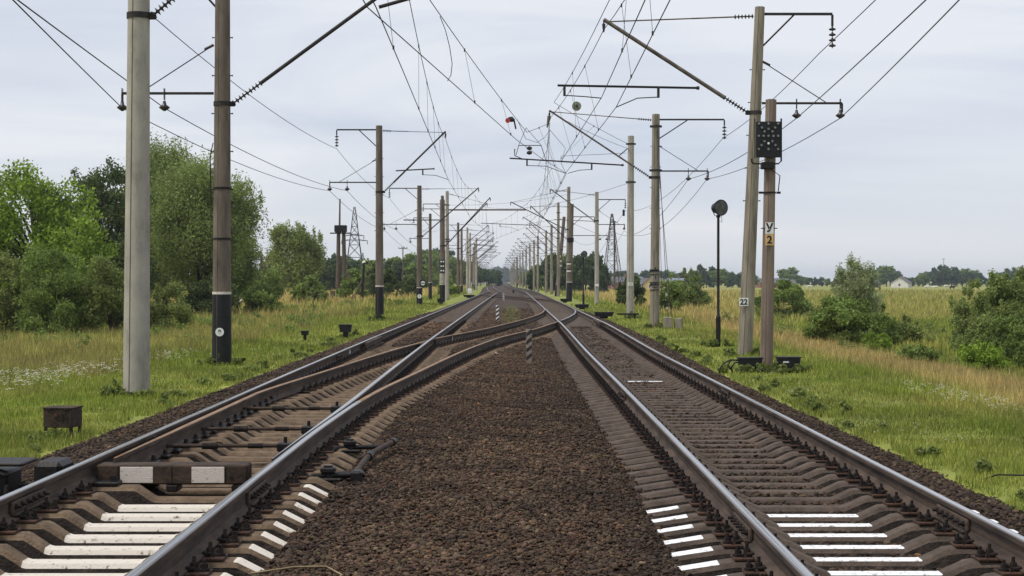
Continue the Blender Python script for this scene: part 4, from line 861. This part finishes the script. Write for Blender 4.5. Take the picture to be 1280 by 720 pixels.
def plant(name,label,cat,X,Y,kind,h,w,cb,k,n,cr,s,trunk=True,shape='round',seed=1,group=None,long=1.6,droop=0,zb=None,up=0,dp=None,multi=1,tr=.16,top_sprigs=0,fl=.6):
    """h total height, w crown width, cb height of the crown's underside above the base"""
    zb=float(gz(X,Y)) if zb is None else zb
    root=thing(name,label,cat,(X,Y,zb),0,group)
    rz=(h-cb)/2; cz=cb+rz; C,R=crown_clumps(w/2,(dp or w)/2,rz,cz,k,cr,seed,shape=shape,up=up)
    if top_sprigs:
        g=np.random.default_rng(seed+5); m_=top_sprigs; q=g.uniform(-1,1,m_); qq=g.uniform(-1,1,m_)
        C2_=np.stack([q*w*.45,qq*w*.4,cz+rz*np.sqrt(np.clip(1-.75*(q*q+qq*qq)*(1.25 if shape=='bush' else 1),.05,1))*g.uniform(.86,1.02,m_)*(.92 if shape=='bush' else 1)],1); C=np.concatenate([C,C2_]); R=np.concatenate([R,np.stack([g.uniform(.18,.35,m_)*cr,g.uniform(.18,.35,m_)*cr,g.uniform(.35,.75,m_)*cr],1)])
    V,Fq=leaves(C,R,n,s,long,droop,fl,seed)
    V=V[:]; V[:,2]=np.maximum(V[:,2],-.2)
    me=npmesh('crown',V,Fq,LEAF[kind]); mobj('crown' if trunk else 'foliage',me,root)
    b=MB(); g=random.Random(seed)
    for q in range(multi):
        bx=g.uniform(-.12,.12)*w*(multi>1)*.6; by=g.uniform(-.1,.1)*w*(multi>1)*.6; tx=bx+g.uniform(-.06,.06)*w*(1+multi*.6); ty=by; ht=cz+rz*.3
        pts=[(bx+(tx-bx)*t+g.uniform(-.03,.03)*h*.3*t,by,-.3+(ht+.3)*t) for t in (0,.15,.35,.6,.8,1)]; b.tube(pts,[tr*f for f in (1.35,1,.85,.6,.4,.15)],M_bark,8)
        for c in range(min(len(C),26//multi)):
            j=g.randrange(len(C)); tg=Vector(C[j]); t=max(.25,min(.85,(tg.z*.6)/ht)); i0=Vector((bx+(tx-bx)*t,by,-.3+(ht+.3)*t)); 
            mid=i0.lerp(tg,.5)+Vector((0,0,.06*h)); b.tube([i0,mid,tg],[tr*.42,tr*.25,tr*.07],M_bark,5)
    b.build('trunk' if trunk else 'stems',root)
    return root
TG='trees left of the line'
plant('maple_tree','bright green maple at the left picture edge with leafy upright shoots','tree',-25.6,86,'maple',8.5,7.0,2.2,56,430,1.05,.20,seed=3,up=.2,top_sprigs=14,tr=.2)
plant('maple_tree','smaller bright green young maple low beside the tall maple at the far left','tree',-22.6,82,'maple',6.0,3.6,1.2,26,260,.7,.19,seed=13,up=.2,top_sprigs=6)
plant('lime_tree','dark green tree between the bright maple and the big willow','tree',-26.9,106,'dark',10.9,6.0,1.2,60,460,1.15,.21,seed=5,top_sprigs=8)
plant('willow_tree','tall grey green willow rising behind the nearest pale pole','tree',-25.8,118,'willow',11.7,8.2,2.0,110,620,1.45,.24,seed=8,long=3,droop=.5,up=.5,top_sprigs=30,multi=3)
plant('willow_tree','broad grey green willow behind the brown pole with the number 9 plate, bare trunk visible','tree',-21.8,113,'willow',10.6,9.0,2.3,120,620,1.4,.23,seed=9,long=3,droop=.5,up=.5,top_sprigs=30,multi=2)
plant('willow_bush','shorter willow sloping down at the right side of the big willows','tree',-20.5,119,'willow',6.5,3.4,1.2,46,460,1.05,.22,seed=10,long=3,droop=.4,up=.4,top_sprigs=14)
for i,(x,y,k_,h,w,lb) in enumerate([(-23.2,72,'olive',4.0,4.2,'large olive green bush at the left picture edge below the maple'),(-20.3,71,'mid',3.9,3.8,'large grey green bush in the middle of the left thicket'),(-18.0,72,'olive',3.4,3.2,'olive green bush at the right end of the left thicket, left of the pale pole'),(-21.6,77,'maple',4.0,4.0,'yellow green bush behind the left thicket')]):
    plant('bush',lb,'bush',x,y,k_,h,w,.0,48,330,.62,.15,trunk=False,shape='bush',seed=20+i,long=2.4,droop=.4,multi=4,tr=.05,top_sprigs=18,dp=3.2)
plant('bush','rounded pale green bush just right of the nearest pale pole','bush',-16.4,75,'olive',2.3,2.8,.0,34,300,.5,.14,trunk=False,shape='bush',seed=31,long=2.4,multi=4,tr=.04,top_sprigs=8)
plant('bush','dark green bush at the foot of the big willows','bush',-20.6,108,'dark',3.4,4.5,.0,34,260,.7,.18,trunk=False,shape='bush',seed=32,multi=3,tr=.05)
plant('bush','mid green bush below the sloping end of the willows','bush',-17.6,112,'mid',2.3,3.8,.0,30,240,.55,.18,trunk=False,shape='bush',seed=33,multi=3,tr=.05)
plant('willow_tree','round topped pale willow standing alone left of the transformer poles','tree',-25.5,190,'willow',9.4,7.0,1.6,70,330,1.2,.34,seed=41,long=2.4,up=.3,top_sprigs=14)
plant('willow_tree','low pale willow left of the round topped willow','tree',-29.0,195,'grey',6.2,3.6,1.0,34,220,.8,.32,seed=42,long=2.2,top_sprigs=6)
bs=[(-25.6,160,'mid',4.1,6.2,'broad dark green bush below the round topped willow'),(-20.2,158,'mid',3.4,4.2,'green bush left of the transformer poles'),(-18.3,150,'olive',1.5,2.8,'low olive bush in the grass at the foot of the transformer poles'),(-28.3,150,'mid',3.9,4.6,'green bush beside the T shaped wooden pole'),(-22.2,140,'maple',1.3,2.2,'small bright bush in the left meadow'),(-14.6,178,'dark',4.4,3.8,'dark bush in front of the left lattice tower'),(-13.0,196,'dark',2.9,3.0,'small dark bush at the edge of the yellow meadow'),(-17.2,170,'mid',3.5,3.6,'green bush between the transformer poles and the lattice tower'),(-8.2,200,'maple',1.9,3.0,'small bright green bush among the left poles')]
for i,(x,y,k_,h,w,lb) in enumerate(bs):
    plant('bush',lb,'bush',x,y,k_,h,w,.0,36,200,w*.14,.30,trunk=False,shape='bush',seed=50+i,multi=3,tr=.05,top_sprigs=6)
# right side
plant('bush','rounded willow bush in the right meadow just right of the stencilled pole','bush',16.2,150,'willow',4.1,3.9,.0,50,330,.55,.24,trunk=False,shape='bush',seed=61,long=2.2,multi=3,tr=.05,top_sprigs=12)
plant('bush','dark bush between the two pale poles on the right','bush',10.6,146,'dark',3.0,2.6,.0,34,240,.45,.24,trunk=False,shape='bush',seed=62,multi=3,tr=.05,top_sprigs=5)
plant('bush','mid green bush partly behind the stencilled pole','bush',11.7,120,'mid',2.6,2.3,.0,34,240,.45,.2,trunk=False,shape='bush',seed=63,multi=3,tr=.05,top_sprigs=5)
plant('bush','green bush behind the signal pole and the number 22 pole','bush',20.7,124,'mid',2.8,6.2,.0,54,300,.5,.2,trunk=False,shape='bush',seed=64,multi=3,tr=.05,top_sprigs=8)
plant('willow_bush','tall airy silver green shrub rising behind the big dark bush','bush',21.0,97,'grey',3.8,3.4,.3,74,200,.42,.19,trunk=False,seed=65,long=3,droop=.5,up=.6,multi=5,tr=.05,top_sprigs=22)
plant('bush','big dark green bush right of the signal pole','bush',14.5,68,'mid',1.95,4.6,.0,80,420,.42,.13,trunk=False,shape='bush',seed=66,multi=4,tr=.04,top_sprigs=10)
plant('bush','lower right shoulder of green bush beside the big dark bush','bush',17.0,70,'olive',1.2,2.0,.0,36,330,.36,.13,trunk=False,shape='bush',seed=67,multi=4,tr=.04,top_sprigs=8)
plant('bush','large grey green bush at the right picture edge','bush',19.5,63,'willow',3.4,4.4,.0,100,520,.48,.12,trunk=False,shape='bush',seed=68,long=2.2,multi=5,tr=.05,top_sprigs=20)
plant('bush','dark green bush low in front of the large bush at the right edge','bush',18.2,60,'mid',1.7,2.0,.0,34,330,.34,.11,trunk=False,shape='bush',seed=69,multi=4,tr=.04,top_sprigs=6)
for i,(x,y,h,w,lb) in enumerate([(14.6,50,1.0,1.6,'low leafy bush at the right picture edge behind the dry grass'),(13.1,52,.75,1.4,'smaller low leafy bush left of the one at the right edge'),(16.0,51,1.25,1.8,'low leafy bush cut by the right picture edge'),(14.4,63,.8,1.3,'low pale green weeds below the big dark bush'),(20.6,105,1.0,2.2,'low green bush in the meadow behind the signal pole')]):
    plant('bush',lb,'bush',x,y,'maple' if i in(0,3) else 'mid',h,w,.0,30,240,.24,.09,trunk=False,shape='bush',seed=80+i,multi=3,tr=.02,top_sprigs=12)
# weeds and tall herbs scattered in the meadow: one mass
def weeds(name,label,spots,kind,seed):
    Vs=[];Fs=[];o=0
    for j,(x,y,h,w) in enumerate(spots):
        C,R=crown_clumps(w/2,w/2,h/2,h*.5,7,w*.22,seed+j,shape='bush'); V,Fq=leaves(C,R,34,.05+.0011*y,2.5,.5,.6,seed+j); V=V+np.array([x,y,float(gz(x,y))]); Vs.append(V);Fs.append(Fq+o);o+=len(V)
    me=npmesh(name,np.concatenate(Vs),np.concatenate(Fs),LEAF[kind]); ob=mobj(name,me); tag(ob,label,'weeds',kind='stuff')
g=random.Random(5)
weeds('weeds','dark leafy weeds scattered through the left meadow',[(-g.uniform(9,22),g.uniform(48,150),g.uniform(.3,.8),g.uniform(.5,1.6)) for _ in range(90)],'mid',100)
weeds('weeds','leafy weeds scattered through the right meadow',[(g.uniform(11,30),g.uniform(50,200),g.uniform(.3,.9),g.uniform(.5,1.8)) for _ in range(70)],'olive',300)
weeds('weeds','low leafy weeds along the edge of the ballast',[(s*(x+g.uniform(0,.5)),g.uniform(14,60),g.uniform(.08,.2),g.uniform(.15,.4)) for s,x in ((1,4.75),(-1,5.55)) for _ in range(34)],'olive',500)
feet=[(-6.48,27.5),(-6.92,38),(6.35,44),(5.8,36.7),(6.2,70),(6.42,50),(6.3,86),(-6.66,80),(5.4,36.2),(6.2,36.0)]
weeds('weeds','leafy weeds grown up around the pole feet and boxes',[(x+g.uniform(-.5,.5),y+g.uniform(-.5,.25),g.uniform(.14,.32),g.uniform(.15,.4)) for x,y in feet for _ in range(8)],'olive',700)
# distant tree prototypes and copies
FARP=[]
for q,(kd,h,w,sh) in enumerate([('far',9,9,'round'),('far',7.5,10,'round'),('mid',8,7,'round'),('far',10,6,'round')]):
    C,R=crown_clumps(w/2,w/2,(h-1.2)/2,1.2+(h-1.2)/2,44,1.25,200+q); V,Fq=leaves(C,R,75,.85,1.4,0,.6,200+q); me=npmesh('crown',V,Fq,LEAF[kd])
    b=MB(); b.tube([(0,0,-1),(0,0,h*.6)],[.28,.12],M_bark,6); o=b.build('trunk'); tm=o.data; bpy.data.objects.remove(o); FARP.append((me,tm,h))
def fartree(x,y,h,label,group,q=None,wf=1.0):
    q=g.randrange(4) if q is None else q; me,tm,h0=FARP[q]
    r=thing('distant_tree',label,'tree',(x,y,float(gz(x,y))-.3),g.uniform(0,6.28),group); s=h/h0; r.scale=(s*wf,s*wf,s)
    mobj('crown',me,r); mobj('trunk',tm,r)
def vy(v,Y,base=None): return HC-(v-HV)*Y/F
def profile(pts,y0,y1,step,label,group,wf=1.0,jit=3.0):
    us=[p[0] for p in pts]; u=us[0]
    while u<us[-1]:
        v=np.interp(u,us,[p[1] for p in pts])-2.2+g.uniform(-1.0,jit); Y=g.uniform(y0,y1); x=(u-HU)*Y/F; h=vy(v,Y)-float(gz(x,Y))+.3
        if h>1.5: fartree(x,Y,h,label,group,wf=wf*g.uniform(.85,1.2))
        u+=step*g.uniform(.7,1.3)
profile([(845,346),(862,340),(878,334),(900,338),(925,342),(945,344)],650,720,8,'distant dark tree in the line behind the meadow, between the floodlight and the leaning pole','far trees behind the right meadow')
profile([(985,336),(1000,346),(1040,350),(1062,346)],800,880,8,'distant dark tree right of the brick barn','far trees right of the barn')
profile([(1100,336),(1112,334),(1125,346),(1140,348),(1160,340),(1175,334),(1200,338),(1222,342)],800,900,6.5,'distant dark tree beside the white gabled house on the right horizon','far trees beside the white house')
profile([(1225,350),(1250,345),(1262,336),(1285,338),(1330,340)],800,900,7,'distant dark tree at the right end of the horizon','far trees at the right picture edge')
profile([(755,345),(770,338),(790,341),(815,336),(832,340),(850,342)],760,840,7,'distant dark tree behind the village roofs','far trees behind the village')
profile([(663,338),(672,334),(682,326),(695,315),(704,330),(714,326),(728,319),(742,319),(752,330),(760,340)],300,360,7,'dark green tree in the grove behind the distant right poles','grove behind the distant right poles',.8)
profile([(655,342),(662,338),(672,336)],600,700,4,'far tree close to the track on the right near the vanishing point','far trees right of the vanishing point')
profile([(400,322),(415,316),(430,322),(450,332),(470,326),(484,338)],300,360,11,'dark tree in the far left wood near the lattice tower','far left wood near the lattice tower')
profile([(484,330),(500,318),(515,322),(528,332)],320,345,9,'rounded tree of the small clump behind the thin wooden pole','tree clump behind the thin wooden pole')
profile([(528,320),(540,309),(552,316),(565,324),(580,328),(600,334),(618,338),(628,341)],420,640,7,'dark tree in the wood behind the left pole row','wood behind the left pole row',.8)
profile([(250,338),(300,336),(340,334),(400,332),(470,338),(530,342),(560,342)],380,470,13,'distant tree far behind the left bushes','far trees behind the left bushes')
profile([(-40,330),(60,326),(160,332),(250,338)],200,260,24,'distant tree hidden behind the left thicket','trees behind the left thicket')
# distant wooded rise closing the view
Vs=[];Fs=[];o_=0
for q in range(150):
    x=g.uniform(-170,120)-22; y=g.uniform(2000,2300); h=g.uniform(15,21); C,R=crown_clumps(9,9,h/2,h/2,12,4,900+q); V,Fq=leaves(C,R,22,4.5,1.3,0,.6,q); Vs.append(V+np.array([x,y,-1.5])); Fs.append(Fq+o_); o_+=len(V)
me=npmesh('distant_forest',np.concatenate(Vs),np.concatenate(Fs),LEAF['far']); ob=mobj('distant_forest',me); tag(ob,'blue hazy wood closing the view where the tracks vanish','forest',kind='stuff')
# ------------------------------------------------------------------ buildings
def house(name,label,X,Y,w,dp,hw,hr,rz,wm,rm,axis='x',win=3,chim=True,gable=None):
    zb=float(gz(X,Y))-.1; root=thing(name,label,'house' if name!='barn' else 'barn',(X,Y,zb),rz)
    b=MB(); b.box((0,0,hw/2),(w,dp,hw),wm)
    gm=gable or wm          # ridge along local x, gables at +-x
    for s in (-1,1): b.add([(s*w/2,-dp/2,hw),(s*w/2,dp/2,hw),(s*w/2,0,hw+hr)],[(0,1,2)],gm)
    b.build('walls',root)
    b=MB(); ov=.35
    for s in (-1,1):
        e=.12; sl=hr/(dp/2)
        vs=[(-w/2-ov,s*(dp/2+ov),hw-ov*sl+.03),(w/2+ov,s*(dp/2+ov),hw-ov*sl+.03),(w/2+ov,0,hw+hr+.03),(-w/2-ov,0,hw+hr+.03)]; vs2=[(x,y,z+e) for x,y,z in vs]
        b.add(vs+vs2,[(0,1,2,3),(4,7,6,5),(0,4,5,1),(1,5,6,2),(3,2,6,7),(0,3,7,4)],rm)
    rf=b.build('roof',root)
    if chim: b=MB(); b.box((w*.2,0,hw+hr+.4),(.6,.6,1.2),M_brick); b.build('chimney',rf)
    for k in range(win):
        x=-w/2+w*(k+.5)/win
        for s in (-1,):
            b=MB(); b.box((x,s*(dp/2+.02),hw*.55),(1.1,.06,1.2),M_platewhite); f_=b.build('window',root); b=MB(); b.box((x,s*(dp/2+.055),hw*.55),(.9,.02,1.0),M_glass); b.build('pane',f_)
    for s in (-1,1):
        b=MB(); b.box((s*(w/2+.02),0,hw*.6),(.06,1.0,1.2),M_platewhite); f_=b.build('window',root); b=MB(); b.box((s*(w/2+.055),0,hw*.6),(.02,.8,1.0),M_glass); b.build('pane',f_)
    return root
house('barn','long brick barn with grey roof behind the number 22 pole',113.5,700,15.5,6.5,2.2,1.9,.35,M_brick,M_roof_grey,win=4,chim=False)
house('house','white gabled house with a grey roof on the right horizon',170,700,9,7.5,2.2,2.5,1.15,M_white_wall,M_roof_grey,win=2)
house('house','low grey roofed shed left of the white gabled house',160,715,6,4,2,1.2,.1,M_wood,M_roof_grey,win=1,chim=False)
house('house','brick house with reddish walls behind the right lattice tower',37.5,560,9,7,2.6,1.8,.1,M_brick,M_roof_grey,win=3)
house('house','house with blue grey roof between the tower and the pale pole',45.0,600,7,6,2.0,2.4,.2,M_white_wall,M_roof_blue,win=2)
house('house','house with yellow gable and grey roof left of the stencilled pole',48.5,560,5,5,2.0,2.2,1.3,M_yellow_wall,M_roof_grey,win=1)
house('house','wide dark house under a broad grey roof left of the stencilled pole',52.0,600,8,6,1.8,2.2,.1,M_wood,M_roof_grey,win=2)
house('house','small house with pale roof right of the stencilled pole',65,640,6,5,2.2,1.8,.1,M_white_wall,M_roof_blue,win=2)
house('house','house showing a yellow wall right of the brick barn',123,745,5,5,2.4,1.4,.1,M_yellow_wall,M_roof_grey,win=1,chim=False)
house('house','small house with orange roof beside the left pole row near the vanishing point',-17.5,900,4.4,4,2.4,1.5,.1,M_white_wall,M_roof_red,win=2)
house('house','small reddish house beside the right pole row near the vanishing point',4.5,800,4.0,3.5,2.2,1.4,.1,M_brick,M_roof_red,win=1)
house('house','house with grey roof behind the barn on the right horizon',131,770,9,6,2.0,1.6,.1,M_wood,M_roof_grey,win=2,chim=False)
# ------------------------------------------------------------------ lattice towers
def tower(label,X,Y,h,wb,arms):
    zb=float(gz(X,Y))-.2; root=thing('lattice_tower',label,'power tower',(X,Y,zb),.15); r=.09
    lv=[0,.22,.40,.55,.67,.77,.86,.93,1.0]; wd=lambda t: wb*(1-t)**1.05*.5+.12 if t<.62 else (wb*(.38**1.05)*.5+.12)*(1-(t-.62)/.38*.8)
    for sx in (-1,1):
        for sy in (-1,1):
            b=MB(); b.tube([(sx*wd(t),sy*wd(t),h*t) for t in lv],[r]*8+[.06],M_galv,5); b.build('leg',root)
    b=MB()
    for t0,t1 in zip(lv[:-1],lv[1:]):
        a,c=wd(t0),wd(t1)
        for (p,q) in (((-1,-1),(1,-1)),((1,-1),(1,1)),((1,1),(-1,1)),((-1,1),(-1,-1))):
            b.tube([(p[0]*a,p[1]*a,h*t0),(q[0]*c,q[1]*c,h*t1)],.045,M_galv,4); b.tube([(q[0]*a,q[1]*a,h*t0),(p[0]*c,p[1]*c,h*t1)],.06,M_galv,4); b.tube([(p[0]*c,p[1]*c,h*t1),(q[0]*c,q[1]*c,h*t1)],.06,M_galv,4)
    b.build('bracing',root)
    for (t,l) in arms:
        b=MB(); z=h*t; b.tube([(-l,0,z),(0,0,z+.5),(l,0,z)],.07,M_galv,4); b.tube([(-l,0,z),(l,0,z)],.07,M_galv,4); cr=b.build('crossarm',root)
        for s in (-1,1): c=MB(); c.tube([(s*l,0,z),(s*l,0,z-1.0)],.1,M_ins,6); c.build('insulator',cr)
    return root
tower('dark lattice power tower on the left, behind the transformer poles',-44.5,450,23.6,6.2,((.60,3.6),(.66,2.6)))
tower('dark lattice power tower on the right behind the pale poles',27.9,450,22.0,5.6,((.80,.9),))
tower('small faint lattice mast beside the thin wooden pole far left',-60,640,14,3.5,((.8,1.2),))
# ------------------------------------------------------------------ wooden line poles
def woodpole(label,X,Y,h,arm=True,r=.13,arms=1):
    zb=float(gz(X,Y))-.2; root=thing('utility_pole',label,'utility pole',(X,Y,zb)); b=MB(); b.tube([(0,0,-.5),(0,0,h)],[r,r*.75],M_wood,10); b.build('post',root)
    for k in range(arms):
        z=h-.35-.6*k; b=MB(); b.box((0,-.12,z),(1.7,.1,.12),M_wood,bevel=.01); a=b.build('crossarm',root)
        for x in (-.75,-.3,.3,.75): c=MB(); c.tube([(x,-.12,z+.05),(x,-.12,z+.2),(x,-.12,z+.33)],[.03,.07,.04],M_ins,8); c.build('insulator',a)
    return root
woodpole('wooden T shaped utility pole left of the round topped willow',-26.7,170,5.4,r=.17,arms=1)
woodpole('thin tall wooden utility pole in the yellow meadow left of the pole row',-20.6,300,9.0,arms=1)
woodpole('dark utility pole beside the right lattice tower',28.6,450,20.0,r=.3,arms=1)
woodpole('thin pole on the far meadow right of the stencilled pole',127,800,13,arms=1)
woodpole('thin pole on the horizon beside the white gabled house',210,780,14,arms=1)
tp=thing('transformer_poles','pair of weathered wooden poles carrying a dark box and thin mast','transformer',(-18.8,175,-1.15))
b=MB(); b.tube([(-.35,0,-.5),(-.25,0,8.6)],[.26,.20],M_wood,10); b.build('post',tp); b=MB(); b.tube([(.42,0,-.5),(.30,0,8.6)],[.26,.20],M_wood,10); b.build('post',tp)
b=MB(); b.box((0,-.2,8.35),(1.35,.6,.75),M_dark,bevel=.05); b.build('switch_box',tp); b=MB(); b.box((0,-.3,7.85),(2.3,.12,.14),M_dark); b.build('crossarm',tp)
b=MB(); b.tube([(-.15,0,8.3),(-.1,0,11.6)],[.11,.08],M_wood,8); b.build('mast',tp)
b=MB(); b.box((.75,-.1,2.6),(.5,.4,1.2),M_wood,bevel=.03); b.build('cabinet',tp); b=MB(); b.box((-.9,-.1,1.1),(.5,.4,.9),M_wood,bevel=.03); b.build('cabinet',tp)
for x in (-.5,0,.5): b=MB(); b.tube([(x,-.3,7.9),(x,-.3,8.15)],[.09,.05],M_ins,8); b.build('insulator',tp)
bp=thing('braced_pole','short dark pole with a leaning wooden brace in the left meadow','braced pole',(-15.6,165,-1.05))
b=MB(); b.tube([(0,0,-.4),(.25,0,4.4)],[.16,.13],M_dark,8); b.build('post',bp); b=MB(); b.tube([(-1.4,0,-.3),(.1,0,2.6)],.10,M_wood,8); b.build('brace',bp)
b=MB(); b.tube([(.12,0,4.4),(.38,0,4.55)],.12,M_platewhite,8); b.build('cap',bp)
# ------------------------------------------------------------------ cows
def cow_mesh(m):
    vs=[(0,0,.98),(.45,0,1.0),(.8,0,1.02),(1.1,0,1.12),(1.38,0,1.08),(-.45,0,1.0),(-.72,0,1.06),
        (.62,.2,.72),(.60,.2,.4),(.62,.2,.04),(.62,-.2,.72),(.66,-.2,.4),(.64,-.2,.04),(-.62,.2,.75),(-.70,.2,.42),(-.62,.2,.04),(-.62,-.2,.75),(-.66,-.2,.42),(-.6,-.2,.04),(-.86,0,.9),(-.88,0,.45),(1.55,0,.92)]
    es=[(0,1),(1,2),(2,3),(3,4),(0,5),(5,6),(2,7),(7,8),(8,9),(2,10),(10,11),(11,12),(6,13),(13,14),(14,15),(6,16),(16,17),(17,18),(6,19),(19,20),(4,21)]
    rr={0:.36,1:.36,2:.34,3:.17,4:.14,5:.36,6:.28,7:.13,8:.07,9:.06,10:.13,11:.07,12:.06,13:.15,14:.08,15:.06,16:.15,17:.08,18:.06,19:.05,20:.03,21:.08}
    me=bpy.data.meshes.new('cow_body'); me.from_pydata(vs,es,[]); o=bpy.data.objects.new('tmp',me); COL.objects.link(o)
    sk=o.modifiers.new('s','SKIN'); sb=o.modifiers.new('b','SUBSURF'); sb.levels=1; sb.render_levels=1
    for i,v in enumerate(me.skin_vertices[0].data): v.radius=(rr[i],rr[i]); v.use_root=(i==0)
    bpy.context.view_layer.update(); m2=bpy.data.meshes.new_from_object(o.evaluated_get(bpy.context.evaluated_depsgraph_get())); bpy.data.objects.remove(o)
    m2.materials.clear(); m2.materials.append(m); return m2
cw=[cow_mesh(M_cow),cow_mesh(M_white_wall),cow_mesh(M_cowblack)]
for (u,Y,k,lb,rz) in ((291,138,0,'black and white cow grazing right of the number 9 pole',2.8),(1190,520,2,'black cow on the far right meadow below the white house',.3),(1158,560,1,'pale cow standing left of the black cow on the far right meadow',.0),(1169,540,1,'pale cow just left of the black cow on the far right meadow',3.0),(1182,620,1,'small pale cow behind the black cow on the far right meadow',.3),(1011,560,1,'single pale cow in the meadow right of the signal pole',.1)):
    x=(u-HU)*Y/F; o=mobj('cow',cw[k]); o.location=(x,Y,float(gz(x,Y))+.05); o.rotation_euler=(0,0,rz); tag(o,lb,'cow')
# ------------------------------------------------------------------ sky, sun, camera
w=bpy.data.worlds.new('World'); SC.world=w; w.use_nodes=True; nt=w.node_tree; N=nt.nodes; L=nt.links
bg=N['Background']; bg.inputs['Strength'].default_value=.1
SUN_EL,SUN_AZ=math.radians(60),math.radians(-115)      # azimuth from +Y towards +X : the sun is high on the left, a little behind the camera
sky=N.new('ShaderNodeTexSky'); sky.sky_type='NISHITA'; sky.sun_disc=False; sky.sun_elevation=SUN_EL; sky.sun_rotation=SUN_AZ
tc=N.new('ShaderNodeTexCoord'); mp=N.new('ShaderNodeMapping'); mp.inputs['Scale'].default_value=(1.1,1.1,7.5); mp.inputs['Location'].default_value=(.35,.1,.22)
mp.inputs['Rotation'].default_value=(0,math.radians(4),0)
L.new(tc.outputs['Generated'],mp.inputs['Vector'])
n1=N.new('ShaderNodeTexNoise'); n1.inputs['Scale'].default_value=2.1; n1.inputs['Detail'].default_value=7; n1.inputs['Roughness'].default_value=.52; n1.inputs['Distortion'].default_value=.6
L.new(mp.outputs[0],n1.inputs['Vector'])
ra=N.new('ShaderNodeValToRGB'); e=ra.color_ramp.elements; e[0].position=.38; e[0].color=(4.95,5.42,6.35,1); e[1].position=.62; e[1].color=(6.8,6.95,7.4,1)
L.new(n1.outputs['Fac'],ra.inputs['Fac'])
# lighter, warmer band low over the horizon
sx=N.new('ShaderNodeSeparateXYZ'); L.new(tc.outputs['Generated'],sx.inputs[0])
mr=N.new('ShaderNodeMapRange'); mr.inputs['From Min'].default_value=0; mr.inputs['From Max'].default_value=.085; mr.inputs['To Min'].default_value=.75; mr.inputs['To Max'].default_value=0
L.new(sx.outputs['Z'],mr.inputs['Value'])
m2=N.new('ShaderNodeMix'); m2.data_type='RGBA'; L.new(mr.outputs[0],m2.inputs[0]); L.new(ra.outputs['Color'],m2.inputs[6]); m2.inputs[7].default_value=(6.8,6.9,7.1,1)
m3=N.new('ShaderNodeMix'); m3.data_type='RGBA'; m3.inputs[0].default_value=.9; L.new(sky.outputs[0],m3.inputs[6]); L.new(m2.outputs[2],m3.inputs[7])
L.new(m3.outputs[2],bg.inputs['Color'])
sl=bpy.data.lights.new('sun','SUN'); sl.energy=2.2; sl.angle=math.radians(10); sl.color=(1,.95,.87); so=bpy.data.objects.new('sun',sl); COL.objects.link(so)
d=Vector((math.sin(SUN_AZ)*math.cos(SUN_EL),math.cos(SUN_AZ)*math.cos(SUN_EL),math.sin(SUN_EL))); so.rotation_euler=d.to_track_quat('Z','Y').to_euler(); so.location=d*60
cam=bpy.data.cameras.new('camera'); cam.lens=56.25; cam.sensor_width=36; cam.clip_end=9000; cam.clip_start=.1
co=bpy.data.objects.new('camera',cam); COL.objects.link(co); co.location=(0,0,HC); co.rotation_euler=(math.radians(90)-math.atan(9/2000),0,math.atan(1/2000)); SC.camera=co
SC.view_settings.view_transform='Standard'; SC.view_settings.look='None'; SC.view_settings.gamma=1; SC.view_settings.exposure=.33

# ------------------------------------------------------------------ air: one closed box of even haze
hb=MB(); hb.box((0,2550,13.5),(6200,5400,35),M_wire); hz=hb.build('haze',kind='stuff'); tag(hz,'thin bluish air fading the far woods and poles','haze',kind='stuff')
hm=bpy.data.materials.new('haze_air'); hm.use_nodes=True; n_=hm.node_tree.nodes; n_.clear(); ou=n_.new('ShaderNodeOutputMaterial'); pv=n_.new('ShaderNodeVolumePrincipled')
pv.inputs['Color'].default_value=(.80,.88,1,1); pv.inputs['Density'].default_value=.00016; pv.inputs['Anisotropy'].default_value=.2; hm.node_tree.links.new(pv.outputs[0],ou.inputs['Volume']); hz.data.materials.clear(); hz.data.materials.append(hm)
